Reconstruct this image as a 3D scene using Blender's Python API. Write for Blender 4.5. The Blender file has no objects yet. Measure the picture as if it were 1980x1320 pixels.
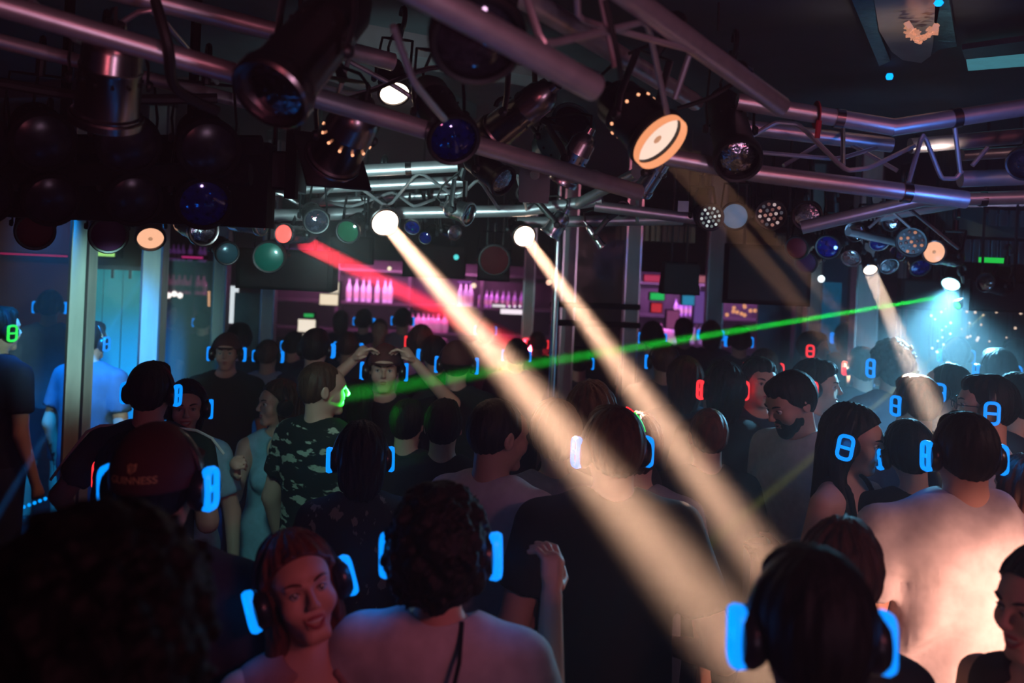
import bpy, math, random
import numpy as np
from math import sin, cos, pi, radians, sqrt
from mathutils import Vector, Matrix

SC = bpy.context.scene
COL = SC.collection

# ------------------------------------------------------------------ camera
F = 1800.0                  # focal length in pixels of the 1980 wide frame
HY = 490.0                  # row of the horizon at mid width
EYE = 2.15
ROLL = radians(2.5)

def at(px, py, d):
    u = (px - 990) / F
    v = (HY - py) / F
    return Vector(((u*cos(ROLL) - v*sin(ROLL))*d, d, EYE + (u*sin(ROLL) + v*cos(ROLL))*d))

def at_z(px, py, z):
    u = (px - 990) / F
    v = (HY - py) / F
    k = u*sin(ROLL) + v*cos(ROLL)
    return at(px, py, (z - EYE) / k)

cam_d = bpy.data.cameras.new('camera')
cam = bpy.data.objects.new('camera', cam_d)
COL.objects.link(cam)
cam_d.sensor_width = 36
cam_d.lens = 36 * F / 1980
cam_d.shift_y = -(660 - HY) / 1980
cam_d.clip_start = 0.05
rot = Matrix(((cos(ROLL), -sin(ROLL), 0), (0, 0, -1), (sin(ROLL), cos(ROLL), 0)))
cam.matrix_world = Matrix.Translation((0, 0, EYE)) @ rot.to_4x4()
cam_d.dof.use_dof = True
cam_d.dof.focus_distance = 3.2
cam_d.dof.aperture_fstop = 2.2
SC.camera = cam

# ------------------------------------------------------------------ world, exposure
w = bpy.data.worlds.new('world')
SC.world = w
w.use_nodes = True
w.node_tree.nodes['Background'].inputs[0].default_value = (0.25, 0.22, 0.75, 1)
w.node_tree.nodes['Background'].inputs[1].default_value = 0.018
SC.view_settings.view_transform = 'Standard'
SC.view_settings.look = 'None'
SC.view_settings.exposure = 0.0
SC.view_settings.gamma = 1.0
SC.view_settings.use_curve_mapping = False
cy = SC.cycles
cy.max_bounces = 4
cy.diffuse_bounces = 2
cy.glossy_bounces = 3
cy.transmission_bounces = 4
cy.transparent_max_bounces = 8
cy.volume_bounces = 0
cy.sample_clamp_indirect = 2.0
cy.sample_clamp_direct = 0
cy.caustics_reflective = False
cy.caustics_refractive = False
cy.use_denoising = True
cy.use_adaptive_sampling = False

def aim(o, p, q):
    d = (Vector(q) - Vector(p)).normalized()
    o.matrix_world = Matrix.Translation(p) @ d.to_track_quat('-Z', 'Y').to_matrix().to_4x4()

def beam(name, p, q, dia, power, color, spread):
    l = bpy.data.lights.new(name, 'AREA')
    l.shape = 'DISK'; l.size = dia; l.energy = power; l.color = color
    l.spread = radians(spread)
    o = bpy.data.objects.new(name, l); COL.objects.link(o)
    aim(o, p, q)
    return o

def spot(name, p, q, power, color, size, radius=0.05, blend=0.5):
    l = bpy.data.lights.new(name, 'SPOT')
    l.energy = power; l.color = color; l.spot_size = radians(size); l.spot_blend = blend
    l.shadow_soft_size = radius
    o = bpy.data.objects.new(name, l); COL.objects.link(o)
    aim(o, p, q)
    return o

def area(name, p, q, sx, sy, power, color, spread=180):
    l = bpy.data.lights.new(name, 'AREA')
    l.shape = 'RECTANGLE'; l.size = sx; l.size_y = sy; l.energy = power; l.color = color
    l.spread = radians(spread)
    o = bpy.data.objects.new(name, l); COL.objects.link(o)
    aim(o, p, q)
    return o

WARM = (1.0, 0.57, 0.37)
# beams of the lit lamps
beam('beam_light', at(747, 433, 3.98), at(1569, 1420, 1.7), .06, 12.5, WARM, 4.4)
beam('beam_light', at(1018, 461, 4.2), at(1650, 1330, 2.05), .052, 9.2, WARM, 4.4)
beam('beam_light', at(1685, 530, 5.0), at(1800, 790, 3.6), .07, 3.4, (1, .72, .55), 3)
beam('beam_light', at(1290, 285, 2.72), at(1560, 610, 4.6), .08, 1.3, (1, .5, .28), 1.5)
beam('beam_light', at(1340, 300, 2.9), at(1640, 620, 5.0), .045, .6, (1, .5, .28), 1.5)
beam('beam_light', at(588, 470, 4.3), at(770, 560, 5.5), .08, 34, (1, .03, .06), 3)
beam('laser_light', at(1850, 569, 5.2), at(640, 768, 3.90), .02, 2.4, (0.01, 1, .05), 1.3)
beam('laser_light', at(1885, 583, 5.3), at(1395, 785, 3.6), .006, .10, (.75, .8, .1), 1.0)
beam('laser_light', at(1905, 606, 5.3), at(1745, 740, 4.2), .006, .10, (.75, .8, .1), 1.0)
beam('laser_light', at(272, 540, 5.5), at(196, 665, 5.2), .02, .5, (.02, .3, 1), 2.0)
# wash lights, among them unseen fills added to brighten parts
spot('wash_light', at(1838, 556, 5.4), at(1835, 800, 4.9), 1150, (.2, .66, 1), 100, .06, .8)
spot('wash_light', at(60, 330, 4.6), at(190, 860, 5.9), 520, (.0, .30, 1), 58, .08, .9)
spot('wash_light', at(240, 540, 3.2), at(200, 620, 4.9), 240, (.45, .95, .9), 34, .08, .9)  # added spot without a fixture, brightens the left steel columns
spot('wash_light', at(60, 430, 6.6), at(50, 580, 8.3), 14, (1, .42, .25), 80, .08, .9)  # added warm spot, brings out the brown of the left wall
spot('wash_light', at(2290, 1330, 2.0), at(1895, 1260, 2.72), 50, (1, .45, .32), 84, .03, .8)
spot('wash_light', (1.3, .1, 2.7), at(590, 1140, 1.9), 22, (1, .16, .22), 16, .03, .8)  # added red spot for the laughing woman's face
area('wash_light', (1.6, -0.9, 3.1), (0.6, 3.2, 1.5), .5, .5, 38, (1, .25, .36))  # unseen pink fill from behind the camera
spot('wash_light', at(620, 520, 2.9), at(740, 370, 3.8), 60, (.55, .95, .95), 95, .08, .9)
spot('wash_light', (.9, -.6, 1.75), (.4, 1.3, 3.0), 48, (.78, .45, .68), 78, .15, .6)
spot('wash_light', (-.5, -.6, 2.0), (-.6, 1.4, 3.0), 22, (1, .22, .30), 60, .15, .6)
spot('wash_light', (2.9, 1.6, 2.75), at(1590, 880, 3.6), 42, (1, .5, .48), 50, .1, .8)
spot('wash_light', at(430, 450, 2.7), at(620, 930, 3.9), 28, (.35, .8, .72), 44, .1, .8)  # added teal fill for the crowd round the camouflage man
spot('wash_light', at(1640, 640, 3.7), at(1700, 480, 4.4), 22, (.2, .55, 1), 70, .1, .8)  # added blue spot, gives the right lamp cluster its highlights
spot('wash_light', at(1850, 330, 2.9), at(1750, 60, 3.1), 5, (1, .75, .62), 70, .04, .8)  # added spot, brightens the ceiling mirror
spot('wash_light', at(2050, 430, 2.2), at(1930, 300, 2.6), 5, (.05, .25, 1), 120, .05, .9)
area('bar_light', (-1.4, 12.1, 1.9), (-1.4, 12.5, 1.2), 2.6, .06, 42, (1, .32, .8))
area('bar_light', (2.4, 12.1, 1.9), (2.4, 12.5, 1.2), 2.6, .06, 42, (.8, .36, 1))
spot('wash_light', at(290, 475, 4.1), at(290, 800, 4.6), 14, (1, .4, .2), 70, .05, .8)

# ------------------------------------------------------------------ materials
MATS = {}
def mat(name, color=(.5, .5, .5), rough=.5, metal=0.0, emit=None, strength=0, noise=.15, scale=14, bump=0.0,
        stretch=None, alpha=None, spec=None, sample=None, coat=0, color2=None, thresh=None, trans=0):
    if name in MATS:
        return MATS[name]
    m = bpy.data.materials.new(name)
    m.use_nodes = True
    nt = m.node_tree
    b = nt.nodes['Principled BSDF']
    b.inputs['Roughness'].default_value = rough
    b.inputs['Metallic'].default_value = metal
    if spec is not None: b.inputs['Specular IOR Level'].default_value = spec
    if coat: b.inputs['Coat Weight'].default_value = coat
    if trans: b.inputs['Transmission Weight'].default_value = trans
    tc = nt.nodes.new('ShaderNodeTexCoord')
    mp = nt.nodes.new('ShaderNodeMapping')
    nt.links.new(tc.outputs['Object'], mp.inputs[0])
    if stretch: mp.inputs['Scale'].default_value = stretch
    n = nt.nodes.new('ShaderNodeTexNoise')
    n.inputs['Scale'].default_value = scale
    n.inputs['Detail'].default_value = 3
    nt.links.new(mp.outputs[0], n.inputs['Vector'])
    r = nt.nodes.new('ShaderNodeValToRGB')
    c = Vector(color)
    c2 = Vector(color2) if color2 else c*(1+noise)
    c1 = c if color2 else c*(1-noise)
    if thresh:
        r.color_ramp.elements[0].position = thresh-.015
        r.color_ramp.elements[1].position = thresh+.015
    else:
        r.color_ramp.elements[0].position = .3
        r.color_ramp.elements[1].position = .7
    r.color_ramp.elements[0].color = (*c1, 1)
    r.color_ramp.elements[1].color = (*c2, 1)
    nt.links.new(n.outputs['Fac'], r.inputs[0])
    nt.links.new(r.outputs[0], b.inputs['Base Color'])
    if bump:
        bp = nt.nodes.new('ShaderNodeBump')
        bp.inputs['Strength'].default_value = bump
        bp.inputs['Distance'].default_value = .01
        nt.links.new(n.outputs['Fac'], bp.inputs['Height'])
        nt.links.new(bp.outputs[0], b.inputs['Normal'])
    if emit:
        b.inputs['Emission Color'].default_value = (*emit, 1)
        b.inputs['Emission Strength'].default_value = strength
    if alpha is not None:
        b.inputs['Alpha'].default_value = alpha
    if emit and sample is None: sample = 'NONE'
    if sample: m.cycles.emission_sampling = sample
    MATS[name] = m
    return m

def glow(name, color, strength, sample='NONE'):
    return mat(name, (.02, .02, .02), .4, 0, color, strength, sample=sample)

ALU = mat('brushed aluminium tube', (.62, .60, .62), .38, .75, noise=.08, scale=30)
BLACK = mat('black powder coat', (.012, .012, .014), .42, .0, noise=.2)
BLACKM = mat('matt black board', (.006, .006, .008), .9, 0, spec=.1, noise=.3)
CHROME = mat('polished chrome', (.75, .73, .74), .26, 1.0, noise=.05)
CHROMED = mat('smoked chrome', (.34, .28, .28), .27, 1.0, noise=.05)
STEEL = mat('brushed stainless steel', (.62, .64, .60), .42, .55, noise=.18, scale=5, stretch=(3, 3, .5), bump=.15)
LENS = mat('dark lamp glass', (.03, .03, .045), .06, .3, noise=.5, scale=40, coat=1)
REFL = mat('lamp reflector', (.5, .5, .55), .12, 1, noise=.3, scale=60, bump=.5)
CABLE = mat('black rubber cable', (.01, .01, .01), .6)
PLASTIC = mat('black plastic', (.012, .012, .016), .3)
RING_B = glow('blue led light', (.0, .25, 1.0), 1.35)
RING_BS = glow('blue led light near', (.0, .25, 1.0), 1.5)
RING_R = glow('red led light', (1, .03, .04), 1.6)
RING_G = glow('green led light', (.03, 1, .08), 1.1)
LIT = glow('lit lamp warm white', (1, .74, .60), 1.05)
LITC = glow('lit lamp core', (1, .78, .6), 6)
LITO = glow('lit lamp orange', (1, .50, .30), 1.15)
LITR = glow('lit lamp red', (1, .12, .1), 1.8)
LITCY = glow('lit lamp cyan', (.45, .95, 1), 4)

# ------------------------------------------------------------------ mesh helpers
class MB:
    def __init__(s):
        s.v = []; s.f = []; s.sm = []
    def add(s, v, f, smooth=True):
        o = len(s.v)
        s.v += [tuple(p) for p in v]
        s.f += [tuple(i+o for i in q) for q in f]
        s.sm += [smooth]*len(f)
        return s
    def box(s, c, h, R=None):
        c = Vector(c)
        vs = []
        for x in (-1, 1):
            for y in (-1, 1):
                for z in (-1, 1):
                    p = Vector((x*h[0], y*h[1], z*h[2]))
                    if R is not None: p = R @ p
                    vs.append(c+p)
        s.add(vs, [(0, 1, 3, 2), (4, 6, 7, 5), (0, 4, 5, 1), (2, 3, 7, 6), (0, 2, 6, 4), (1, 5, 7, 3)], False)
        return s
    def tube(s, pts, r, n=10, caps=True, closed=False, flat=None):
        pts = [Vector(p) for p in pts]
        N = len(pts)
        rr = r if isinstance(r, (list, tuple)) else [r]*N
        vs = []; up = None
        for i, p in enumerate(pts):
            if closed:
                t = (pts[(i+1) % N]-pts[i-1]).normalized()
            else:
                t = (pts[min(i+1, N-1)]-pts[max(i-1, 0)]).normalized()
            if up is None:
                up = Vector((0, 0, 1)) if abs(t.z) < .9 else Vector((1, 0, 0))
            a = (up - t*up.dot(t))
            if a.length < 1e-5: a = t.orthogonal()
            a.normalize(); b = t.cross(a); up = a
            for k in range(n):
                q = 2*pi*k/n
                ka, kb = (rr[i], rr[i]) if flat is None else (rr[i]*flat[0], rr[i]*flat[1])
                vs.append(p + a*cos(q)*ka + b*sin(q)*kb)
        fs = []
        for i in range(N if closed else N-1):
            j = (i+1) % N
            for k in range(n):
                fs.append((i*n+k, i*n+(k+1) % n, j*n+(k+1) % n, j*n+k))
        if caps and not closed:
            fs.append(tuple(range(n))[::-1]); fs.append(tuple((N-1)*n+k for k in range(n)))
        s.add(vs, fs)
        return s
    def lathe(s, prof, M=None, n=28, caps=True):
        """profile of (radius, z) turned round local Z"""
        vs = []
        for r, z in prof:
            for k in range(n):
                p = Vector((r*cos(2*pi*k/n), r*sin(2*pi*k/n), z))
                vs.append(M @ p if M is not None else p)
        fs = []
        for i in range(len(prof)-1):
            for k in range(n):
                fs.append((i*n+k, i*n+(k+1) % n, (i+1)*n+(k+1) % n, (i+1)*n+k))
        if caps:
            fs.append(tuple(range(n))[::-1]); fs.append(tuple((len(prof)-1)*n+k for k in range(n)))
        s.add(vs, fs)
        return s
    def build(s, name, material, parent=None, edge=None):
        me = bpy.data.meshes.new(name)
        me.from_pydata(s.v, [], s.f)
        me.polygons.foreach_set('use_smooth', s.sm)
        me.materials.append(material)
        if edge is None: edge = 35
        me.update()
        try:
            me.set_sharp_from_angle(angle=radians(edge))
        except Exception:
            pass
        o = bpy.data.objects.new(name, me)
        COL.objects.link(o)
        if parent is not None: o.parent = parent
        return o

def empty(name, loc=(0, 0, 0), M=None):
    o = bpy.data.objects.new(name, None)
    o.empty_display_size = .1
    COL.objects.link(o)
    if M is not None: o.matrix_world = M
    else: o.location = loc
    return o

def tag(o, label=None, cat=None, group=None, kind=None):
    if label: o['label'] = label
    if cat: o['category'] = cat
    if group: o['group'] = group
    if kind: o['kind'] = kind
    return o

def frame(p, d, up=(0, 0, 1)):
    """matrix whose local Z points along d, at p"""
    d = Vector(d).normalized()
    up = Vector(up)
    x = up.cross(d)
    if x.length < 1e-3: x = Vector((1, 0, 0)).cross(d)
    x.normalize(); y = d.cross(x)
    return Matrix(((x.x, y.x, d.x, p[0]), (x.y, y.y, d.y, p[1]), (x.z, y.z, d.z, p[2]), (0, 0, 0, 1)))

# ------------------------------------------------------------------ the room
FLOORM = mat('dark dance floor', (.02, .022, .03), .25, 0, noise=.4, scale=3, bump=.05)
WALLB = mat('brown painted wall', (.16, .07, .045), .8, noise=.2, scale=4)
WALLD = mat('dark plaster wall', (.03, .022, .03), .8, noise=.3, scale=4)
CEILM = mat('black ceiling board', (.035, .04, .048), .75, noise=.25, scale=5)
W, CZ = 6.2, 3.02
MB().box((0, 6, -.05), (7, 8.2, .05)).build('floor', FLOORM)['kind'] = 'structure'
MB().box((0, 6, CZ+.05), (7, 8.2, .05)).build('ceiling', CEILM)['kind'] = 'structure'
MB().box((0, 13.2, 1.5), (7, .08, 1.55)).build('wall_back', WALLD)['kind'] = 'structure'
MB().box((-6.6, 6, 1.5), (.08, 8.0, 1.55)).build('wall_left', WALLB)['kind'] = 'structure'
MB().box((6.6, 6, 1.5), (.08, 8.0, 1.55)).build('wall_right', WALLD)['kind'] = 'structure'
# brown partition at the left
p = at(-60, 600, 8.3); q = at(128, 600, 8.3)
MB().box(((p.x+q.x)/2-1.0, 8.4, 1.2), ((q.x-p.x)/2+1.1, .07, 1.2)).build('wall_partition', WALLB)['kind'] = 'structure'

# ceiling beams that cross the dark ceiling
for i, (a, b, wd) in enumerate([((600, 60), (1100, 150), .22), ((620, 120), (900, 215), .15), ((-100, 180), (480, 165), .12)]):
    A = at_z(*a, CZ-.04); B = at_z(*b, CZ-.04)
    d = (B-A); L = d.length
    o = MB().box((0, 0, 0), (wd/2, .05, L/2)).build('ceiling_beam', mat('grey ceiling batten', (.12, .10, .11), .7))
    o.matrix_world = frame((A+B)/2, d)
    tag(o, kind='structure')
# dark boxed bulkhead over the right part
A = at_z(1400, 196, CZ-.1)
# mirrored recess in the ceiling, top right
def ceil_poly(name, pts, z, m, th=.02, **k):
    P = [at_z(x, y, z) for x, y in pts]
    n = len(P)
    vs = P + [p + Vector((0, 0, th)) for p in P]
    fs = [tuple(range(n)), tuple(range(n, 2*n))[::-1]] + [(i, i+n, (i+1) % n+n, (i+1) % n) for i in range(n)]
    return MB().add(vs, fs, False).build(name, m, k.get('parent'))
MIR = mat('rippled ceiling mirror', (.42, .38, .36), .3, .35, noise=.15, scale=6, bump=.5)
GLS = mat('pale teal panel', (.10, .28, .34), .2, .8, noise=.2, bump=.3)
mp_ = empty('mirror_panel', at_z(1750, 60, CZ-.05))
for nm, pts, m in [('mirror_facet', [(1680, -60), (1700, 60), (1724, 100), (1745, 116), (1781, 122), (1800, 108), (1830, -60)], MIR),
                   ('mirror_facet', [(1622, -60), (1700, 128), (1722, 118), (1698, 60), (1680, -60)], GLS),
                   ('mirror_facet', [(1803, 106), (1815, 96), (1850, 90), (1825, -60), (1812, -60)], GLS)]:
    o = ceil_poly(nm, pts, CZ-.06, m)
    o.parent = mp_; o.matrix_parent_inverse = mp_.matrix_world.inverted() if False else Matrix.Translation(-mp_.location)
tag(mp_, 'faceted mirror panel set in the black ceiling, upper right corner', 'mirror')
l_ = empty('ceiling_light', at_z(1925, 118, CZ-.06))
o = ceil_poly('diffuser', [(1868, 115), (1872, 137), (1985, 128), (1985, 104)], CZ-.06, mat('teal lit ceiling panel', (.1, .3, .35), .3, .6, (.12, .5, .62), .35, noise=.3))
o.parent = l_; o.matrix_parent_inverse = Matrix.Translation(-l_.location)
o = ceil_poly('frame', [(1860, 96), (1866, 115), (1990, 103), (1990, 78)], CZ-.07, mat('dark metal trim', (.12, .14, .18), .35, .8))
o.parent = l_; o.matrix_parent_inverse = Matrix.Translation(-l_.location)
tag(l_, 'small teal ceiling light panel beside the mirror panel', 'ceiling light')
c = at_z(1720, 148, CZ-.05)
tag(MB().lathe([(.012, -.012), (.016, 0), (.012, .012)], Matrix.Translation(c), 10).build('led_lamp', glow('blue pin light', (0, .35, 1), 2)),
    'tiny blue pin light on the black ceiling', 'lamp')
c = at_z(1815, 6, CZ-.09)
tag(MB().lathe([(.008, -.008), (.014, 0), (.008, .01)], Matrix.Translation(c), 12).build('led_lamp', glow('blue pin light', (0, .35, 1), 2)),
    'blue light beside the ceiling mirror at the top edge', 'lamp')
c = at_z(1782, 62, CZ-.11)
random.seed(9)
o = MB()
for k in range(70):
    t = random.random()
    q = at_z(1752+56*t+random.gauss(0, 3), 50+24*sin(pi*t)+random.gauss(0, 5), CZ-.10-.02*random.random())
    h_ = .003+.006*random.random(); a_ = random.random()*pi
    o.box(q, (h_, h_*.35, h_*1.3), Matrix.Rotation(a_, 3, 'Y') @ Matrix.Rotation(random.random()*2, 3, 'X'))
o = o.build('reflection_shards', mat('warm reflection glow', (.5, .3, .25), .15, .6, (1, .42, .25), .5, noise=.4))  # glowing shards stand in for the warm reflection in the mirror
tag(o, 'warm glowing shards painting the reflection in the ceiling mirror', 'lamp', kind='stuff')

# ------------------------------------------------------------------ steel columns
def column(x0, x1, ytop, d, label, ybot=None, m=STEEL, depth=.1, z0=0.0, z1=CZ):
    c = at((x0+x1)/2, ytop, d)
    hw = (x1-x0)/2*d/F
    r = empty('steel_column', (c.x, d+depth/2, z0))
    b = MB().box((0, 0, (z1-z0)/2), (hw, depth/2, (z1-z0)/2)).build('shaft', m, r)
    e = .006
    for sx in (-1, 1):
        MB().box((sx*(hw-e), -depth/2-e/2, (z1-z0)/2), (e, e/2, (z1-z0)/2-.001)).build('edge_trim', CHROME, r)
    MB().box((0, 0, .06), (hw+.015, depth/2+.015, .06)).build('base_plate', CHROMED, r)
    MB().box((0, 0, z1-z0-.04), (hw+.012, depth/2+.012, .035)).build('cap_plate', CHROMED, r)
    tag(r, label, 'column', 'steel clad columns round the dance floor')
    return r
SHADED_STEEL = mat('shaded steel', (.22, .22, .23), .45, .5, noise=.2, scale=5, stretch=(3, 3, .5))  # darker copy of the steel, dim light of the central columns in its colour
column(130, 168, 600, 4.75, 'tall steel column left of the cyan lit booth, nearest of the left columns')
column(270, 311, 600, 5.6, 'steel column below the orange lit lamp at the booth right edge')
column(409, 436, 600, 7.0, 'steel column in front of the bright white window')
column(503, 530, 600, 7.2, 'thin steel column under the black box with the green lens')
column(1085, 1114, 560, 5.6, 'steel column at left end of the two dark rails', m=SHADED_STEEL)
column(1207, 1238, 560, 6.0, 'steel column at right end of the two dark rails', m=SHADED_STEEL)
column(1012, 1034, 560, 9.0, 'greenish narrow column right of the purple bottle shelf')
column(1367, 1400, 560, 8.5, 'column beside the red and green bar signs')
column(1655, 1700, 560, 5.9, 'broad steel column behind the right lamp cluster')
column(1562, 1590, 560, 7.2, 'yellowish column with white lamp on top, right of dark screen')
column(1745, 1752, 560, 7.5, 'slim column right of the broad steel column')
# glass pole + rails between the two central columns
A = at(1075, 560, 5.3)
o = MB().tube([(A.x, 5.3, 0), (A.x, 5.3, CZ)], .022, 12).build('chrome_pole', CHROME)
tag(o, 'slim chrome pole left of the central steel column', 'pole')
for y in (591, 626):
    a = at(1066, y-3, 5.5); b = at(1236, y+3, 5.9)
    o = MB().tube([a, b], .018, 8, flat=(1, .8)).build('rail', BLACKM)
    tag(o, 'upper dark rail between the central columns' if y < 600 else 'lower dark rail between the central columns', 'rail')
# booth : cyan lit panels between the first two columns
def panel(name, x0, y0, x1, y1, d, m, label=None, cat=None, th=.015, **k):
    a = at(x0, y0, d); b = at(x1, y1, d)
    c = (a+b)/2
    o = MB().box((c.x, d, (a.z+b.z)/2), (abs(b.x-a.x)/2, th, abs(a.z-b.z)/2)).build(name, m, k.get('parent'))
    if label: tag(o, label, cat, k.get('group'))
    return o
BOOTH = mat('cyan satin booth panel', (.06, .55, .62), .4, .1, noise=.1, scale=2)
a = at(165, 518, 6.4); b = at(278, 518, 6.4)
r = empty('glass_booth', ((a.x+b.x)/2, 6.4, 0))
n = 3
wd = (b.x-a.x)/n
for i in range(n):
    MB().box((-(b.x-a.x)/2+wd*(i+.5), 0, a.z/2), (wd/2-.004, .01, a.z/2)).build('panel', BOOTH, r)
MB().box((0, -.005, a.z+.012), ((b.x-a.x)/2, .02, .014)).build('top_rail', CHROME, r)
for sx in (-.35, 0, .3):
    MB().box((sx*(b.x-a.x), -.02, a.z-.03), (.01, .01, .03)).build('clip', CHROME, r)
tag(r, 'cyan lit frosted booth panels between the two left steel columns', 'booth')
# front glass
GLASS = mat('thin tinted glass', (.5, .8, .85), .08, 0, noise=0, alpha=.10)
tag(panel('glass_partition', 312, 500, 409, 1000, 6.2, GLASS), 'clear glass pane right of the booth columns', 'glass partition')

# far side: bright window pane left
tag(panel('light_box', 434, 552, 458, 625, 8.4, glow('white lit panel', (.85, .95, 1), 1.0)), 'bright white lit panel between the left columns', 'panel')
tag(panel('glass_screen', 455, 565, 505, 700, 7.6, mat('pale reflective screen', (.25, .36, .38), .25, .4, noise=.4, scale=6, bump=.5)),
    'pale grey green glass screen between the narrow left columns', 'screen')

# mirrored back area at the right
for (x0, x1, d, c, lab) in [(1470, 1492, 8.8, (.30, .45, .55), 'pale blue upright panel under the dark screen'),
                            (1494, 1512, 8.9, (.10, .35, .50), 'blue upright panel under the dark screen'),
                            (1545, 1560, 8.4, (.15, .45, .60), 'narrow blue glass upright beside the yellowish column'),
                            (1592, 1618, 8.0, (.05, .35, .50), 'deep blue glass upright right of the yellowish column'),
                            (1640, 1654, 8.0, (.10, .16, .2), 'dark upright left of the broad steel column'),
                            (1757, 1780, 8.6, (.30, .12, .16), 'reddish upright panel right of the slim column'),
                            (1785, 1800, 8.6, (.12, .3, .35), 'teal upright panel under the lit cyan lamp')]:
    tag(panel('wall_panel', x0, 480, x1, 1000, d, mat('panel_%d' % x0, c, .25, .5, noise=.3, scale=3, bump=.2), th=.02), lab, 'panel')
tag(panel('wall_panel', 1802, 560, 2010, 1100, 8.2, mat('pale rippled back panel', (.22, .34, .38), .3, .4, noise=.4, scale=3, bump=.3)), 'wide pale rippled panel added to catch light behind the fairy lights', 'panel')  # pale panel added so the cyan lamp brightens the right background
tag(panel('light_box', 1592, 545, 1620, 700, 7.9, mat('blue lit panel', (.05, .3, .5), .2, .3, (.0, .30, .6), .18, noise=.5)), 'dim blue backlit panel right of the yellowish column', 'panel')

# ------------------------------------------------------------------ bar
BARW = mat('bar back panel', (.05, .015, .04), .6, noise=.4, scale=6)
DW = 12.6
r = empty('back_bar', (at(800, 600, DW).x, DW, 0))
MB().box((0.9, .2, 1.25), (3.9, .03, 1.25)).build('back_panel', BARW, r)
for z in (1.03, 1.40, 1.84):
    MB().box((0.9, 0, z), (3.9, .16, .014)).build('shelf', mat('dark shelf', (.08, .05, .07), .3), r)
for k in range(9):
    MB().box((-2.95+k*.965, .02, 1.25), (.02, .17, 1.25)).build('upright', mat('dark shelf', ()), r)
for k, (x, wd) in enumerate([(-1.4, .75), (.95, .35), (1.9, .5), (3.3, .55)]):
    MB().box((x, -.155, 2.06), (wd, .01, .016)).build('light_strip', glow('purple light strip', (.5, .12, 1), .7), r)
tag(r, 'long back bar of shelves lit in purple behind the crowd', 'shelf unit')
r = empty('bar_counter', (at(800, 600, 11).x, 11.0, 0))
MB().box((0.9, 0, .52), (3.9, .28, .52)).build('front_panel', mat('dark bar front', (.05, .03, .04), .4), r)
MB().box((0.9, -.02, 1.06), (3.95, .36, .025)).build('counter_top', mat('dark counter top', (.06, .04, .05), .15), r)
tag(r, 'long dark bar counter in front of the purple shelves', 'counter')

BOTM = {}
def bottle_mesh(kind):
    if kind in BOTM: return BOTM[kind]
    h = {'tall': .33, 'round': .28, 'small': .24}[kind]
    rr = {'tall': .038, 'round': .05, 'small': .03}[kind]
    prof = [(rr*.9, 0), (rr, .01), (rr, h*.55), (rr*.75, h*.64), (rr*.33, h*.74), (rr*.33, h*.9)]
    me1 = MB().lathe(prof, None, 10).build('bottle', mat('glowing bottle glass '+kind, {'tall': (.75, .65, .85), 'round': (.8, .35, .55), 'small': (.55, .3, .7)}[kind], .12, 0, coat=.5, emit={'tall': (.6, .35, .9), 'round': (.9, .18, .5), 'small': (.5, .15, .8)}[kind], strength=.10))  # faint emission in the glass stands in for the bar light
    cp = MB().lathe([(rr*.4, h*.9), (rr*.4, h)], None, 10).build('cap', CHROMED, me1)
    lb = MB().lathe([(rr*1.03, h*.15), (rr*1.03, h*.42)], None, 10, caps=False).build('label', mat('paper label '+kind, (.7, .5, .5), .7), me1)
    BOTM[kind] = me1
    return me1
random.seed(5)
first = {}
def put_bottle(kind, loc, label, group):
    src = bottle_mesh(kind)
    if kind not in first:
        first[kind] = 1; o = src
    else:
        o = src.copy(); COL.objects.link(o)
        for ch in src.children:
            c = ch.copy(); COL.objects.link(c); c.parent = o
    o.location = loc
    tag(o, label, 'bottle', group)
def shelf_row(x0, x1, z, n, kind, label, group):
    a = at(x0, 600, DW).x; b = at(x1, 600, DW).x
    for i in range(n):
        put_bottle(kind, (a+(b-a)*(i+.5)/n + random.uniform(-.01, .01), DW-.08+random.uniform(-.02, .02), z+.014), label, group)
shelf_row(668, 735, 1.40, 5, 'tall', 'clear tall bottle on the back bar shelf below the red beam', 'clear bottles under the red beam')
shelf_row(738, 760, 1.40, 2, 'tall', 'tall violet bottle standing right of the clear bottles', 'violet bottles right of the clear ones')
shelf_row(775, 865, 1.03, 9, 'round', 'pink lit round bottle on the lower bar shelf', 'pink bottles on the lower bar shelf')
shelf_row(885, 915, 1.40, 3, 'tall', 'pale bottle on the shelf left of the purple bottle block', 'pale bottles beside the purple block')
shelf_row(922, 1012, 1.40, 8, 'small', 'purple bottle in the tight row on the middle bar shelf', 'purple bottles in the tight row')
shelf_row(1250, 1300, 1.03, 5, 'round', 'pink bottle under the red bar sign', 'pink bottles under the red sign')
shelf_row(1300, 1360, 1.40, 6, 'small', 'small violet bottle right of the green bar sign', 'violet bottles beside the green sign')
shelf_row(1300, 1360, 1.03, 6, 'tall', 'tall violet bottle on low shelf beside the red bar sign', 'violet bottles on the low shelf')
shelf_row(320, 400, 1.84, 8, 'small', 'magenta bottle on the upper shelf behind the left glass', 'magenta bottles upper left shelf')
shelf_row(320, 400, 1.40, 7, 'round', 'magenta round bottle on the lower shelf behind the left glass', 'magenta round bottles left shelf')
MB().box((1.75, 12.3, 2.49), (4.1, .7, .50)).build('trim_added_bulkhead', WALLD)['kind'] = 'structure'  # bulkhead added to keep the bar light off the wall above
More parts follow.
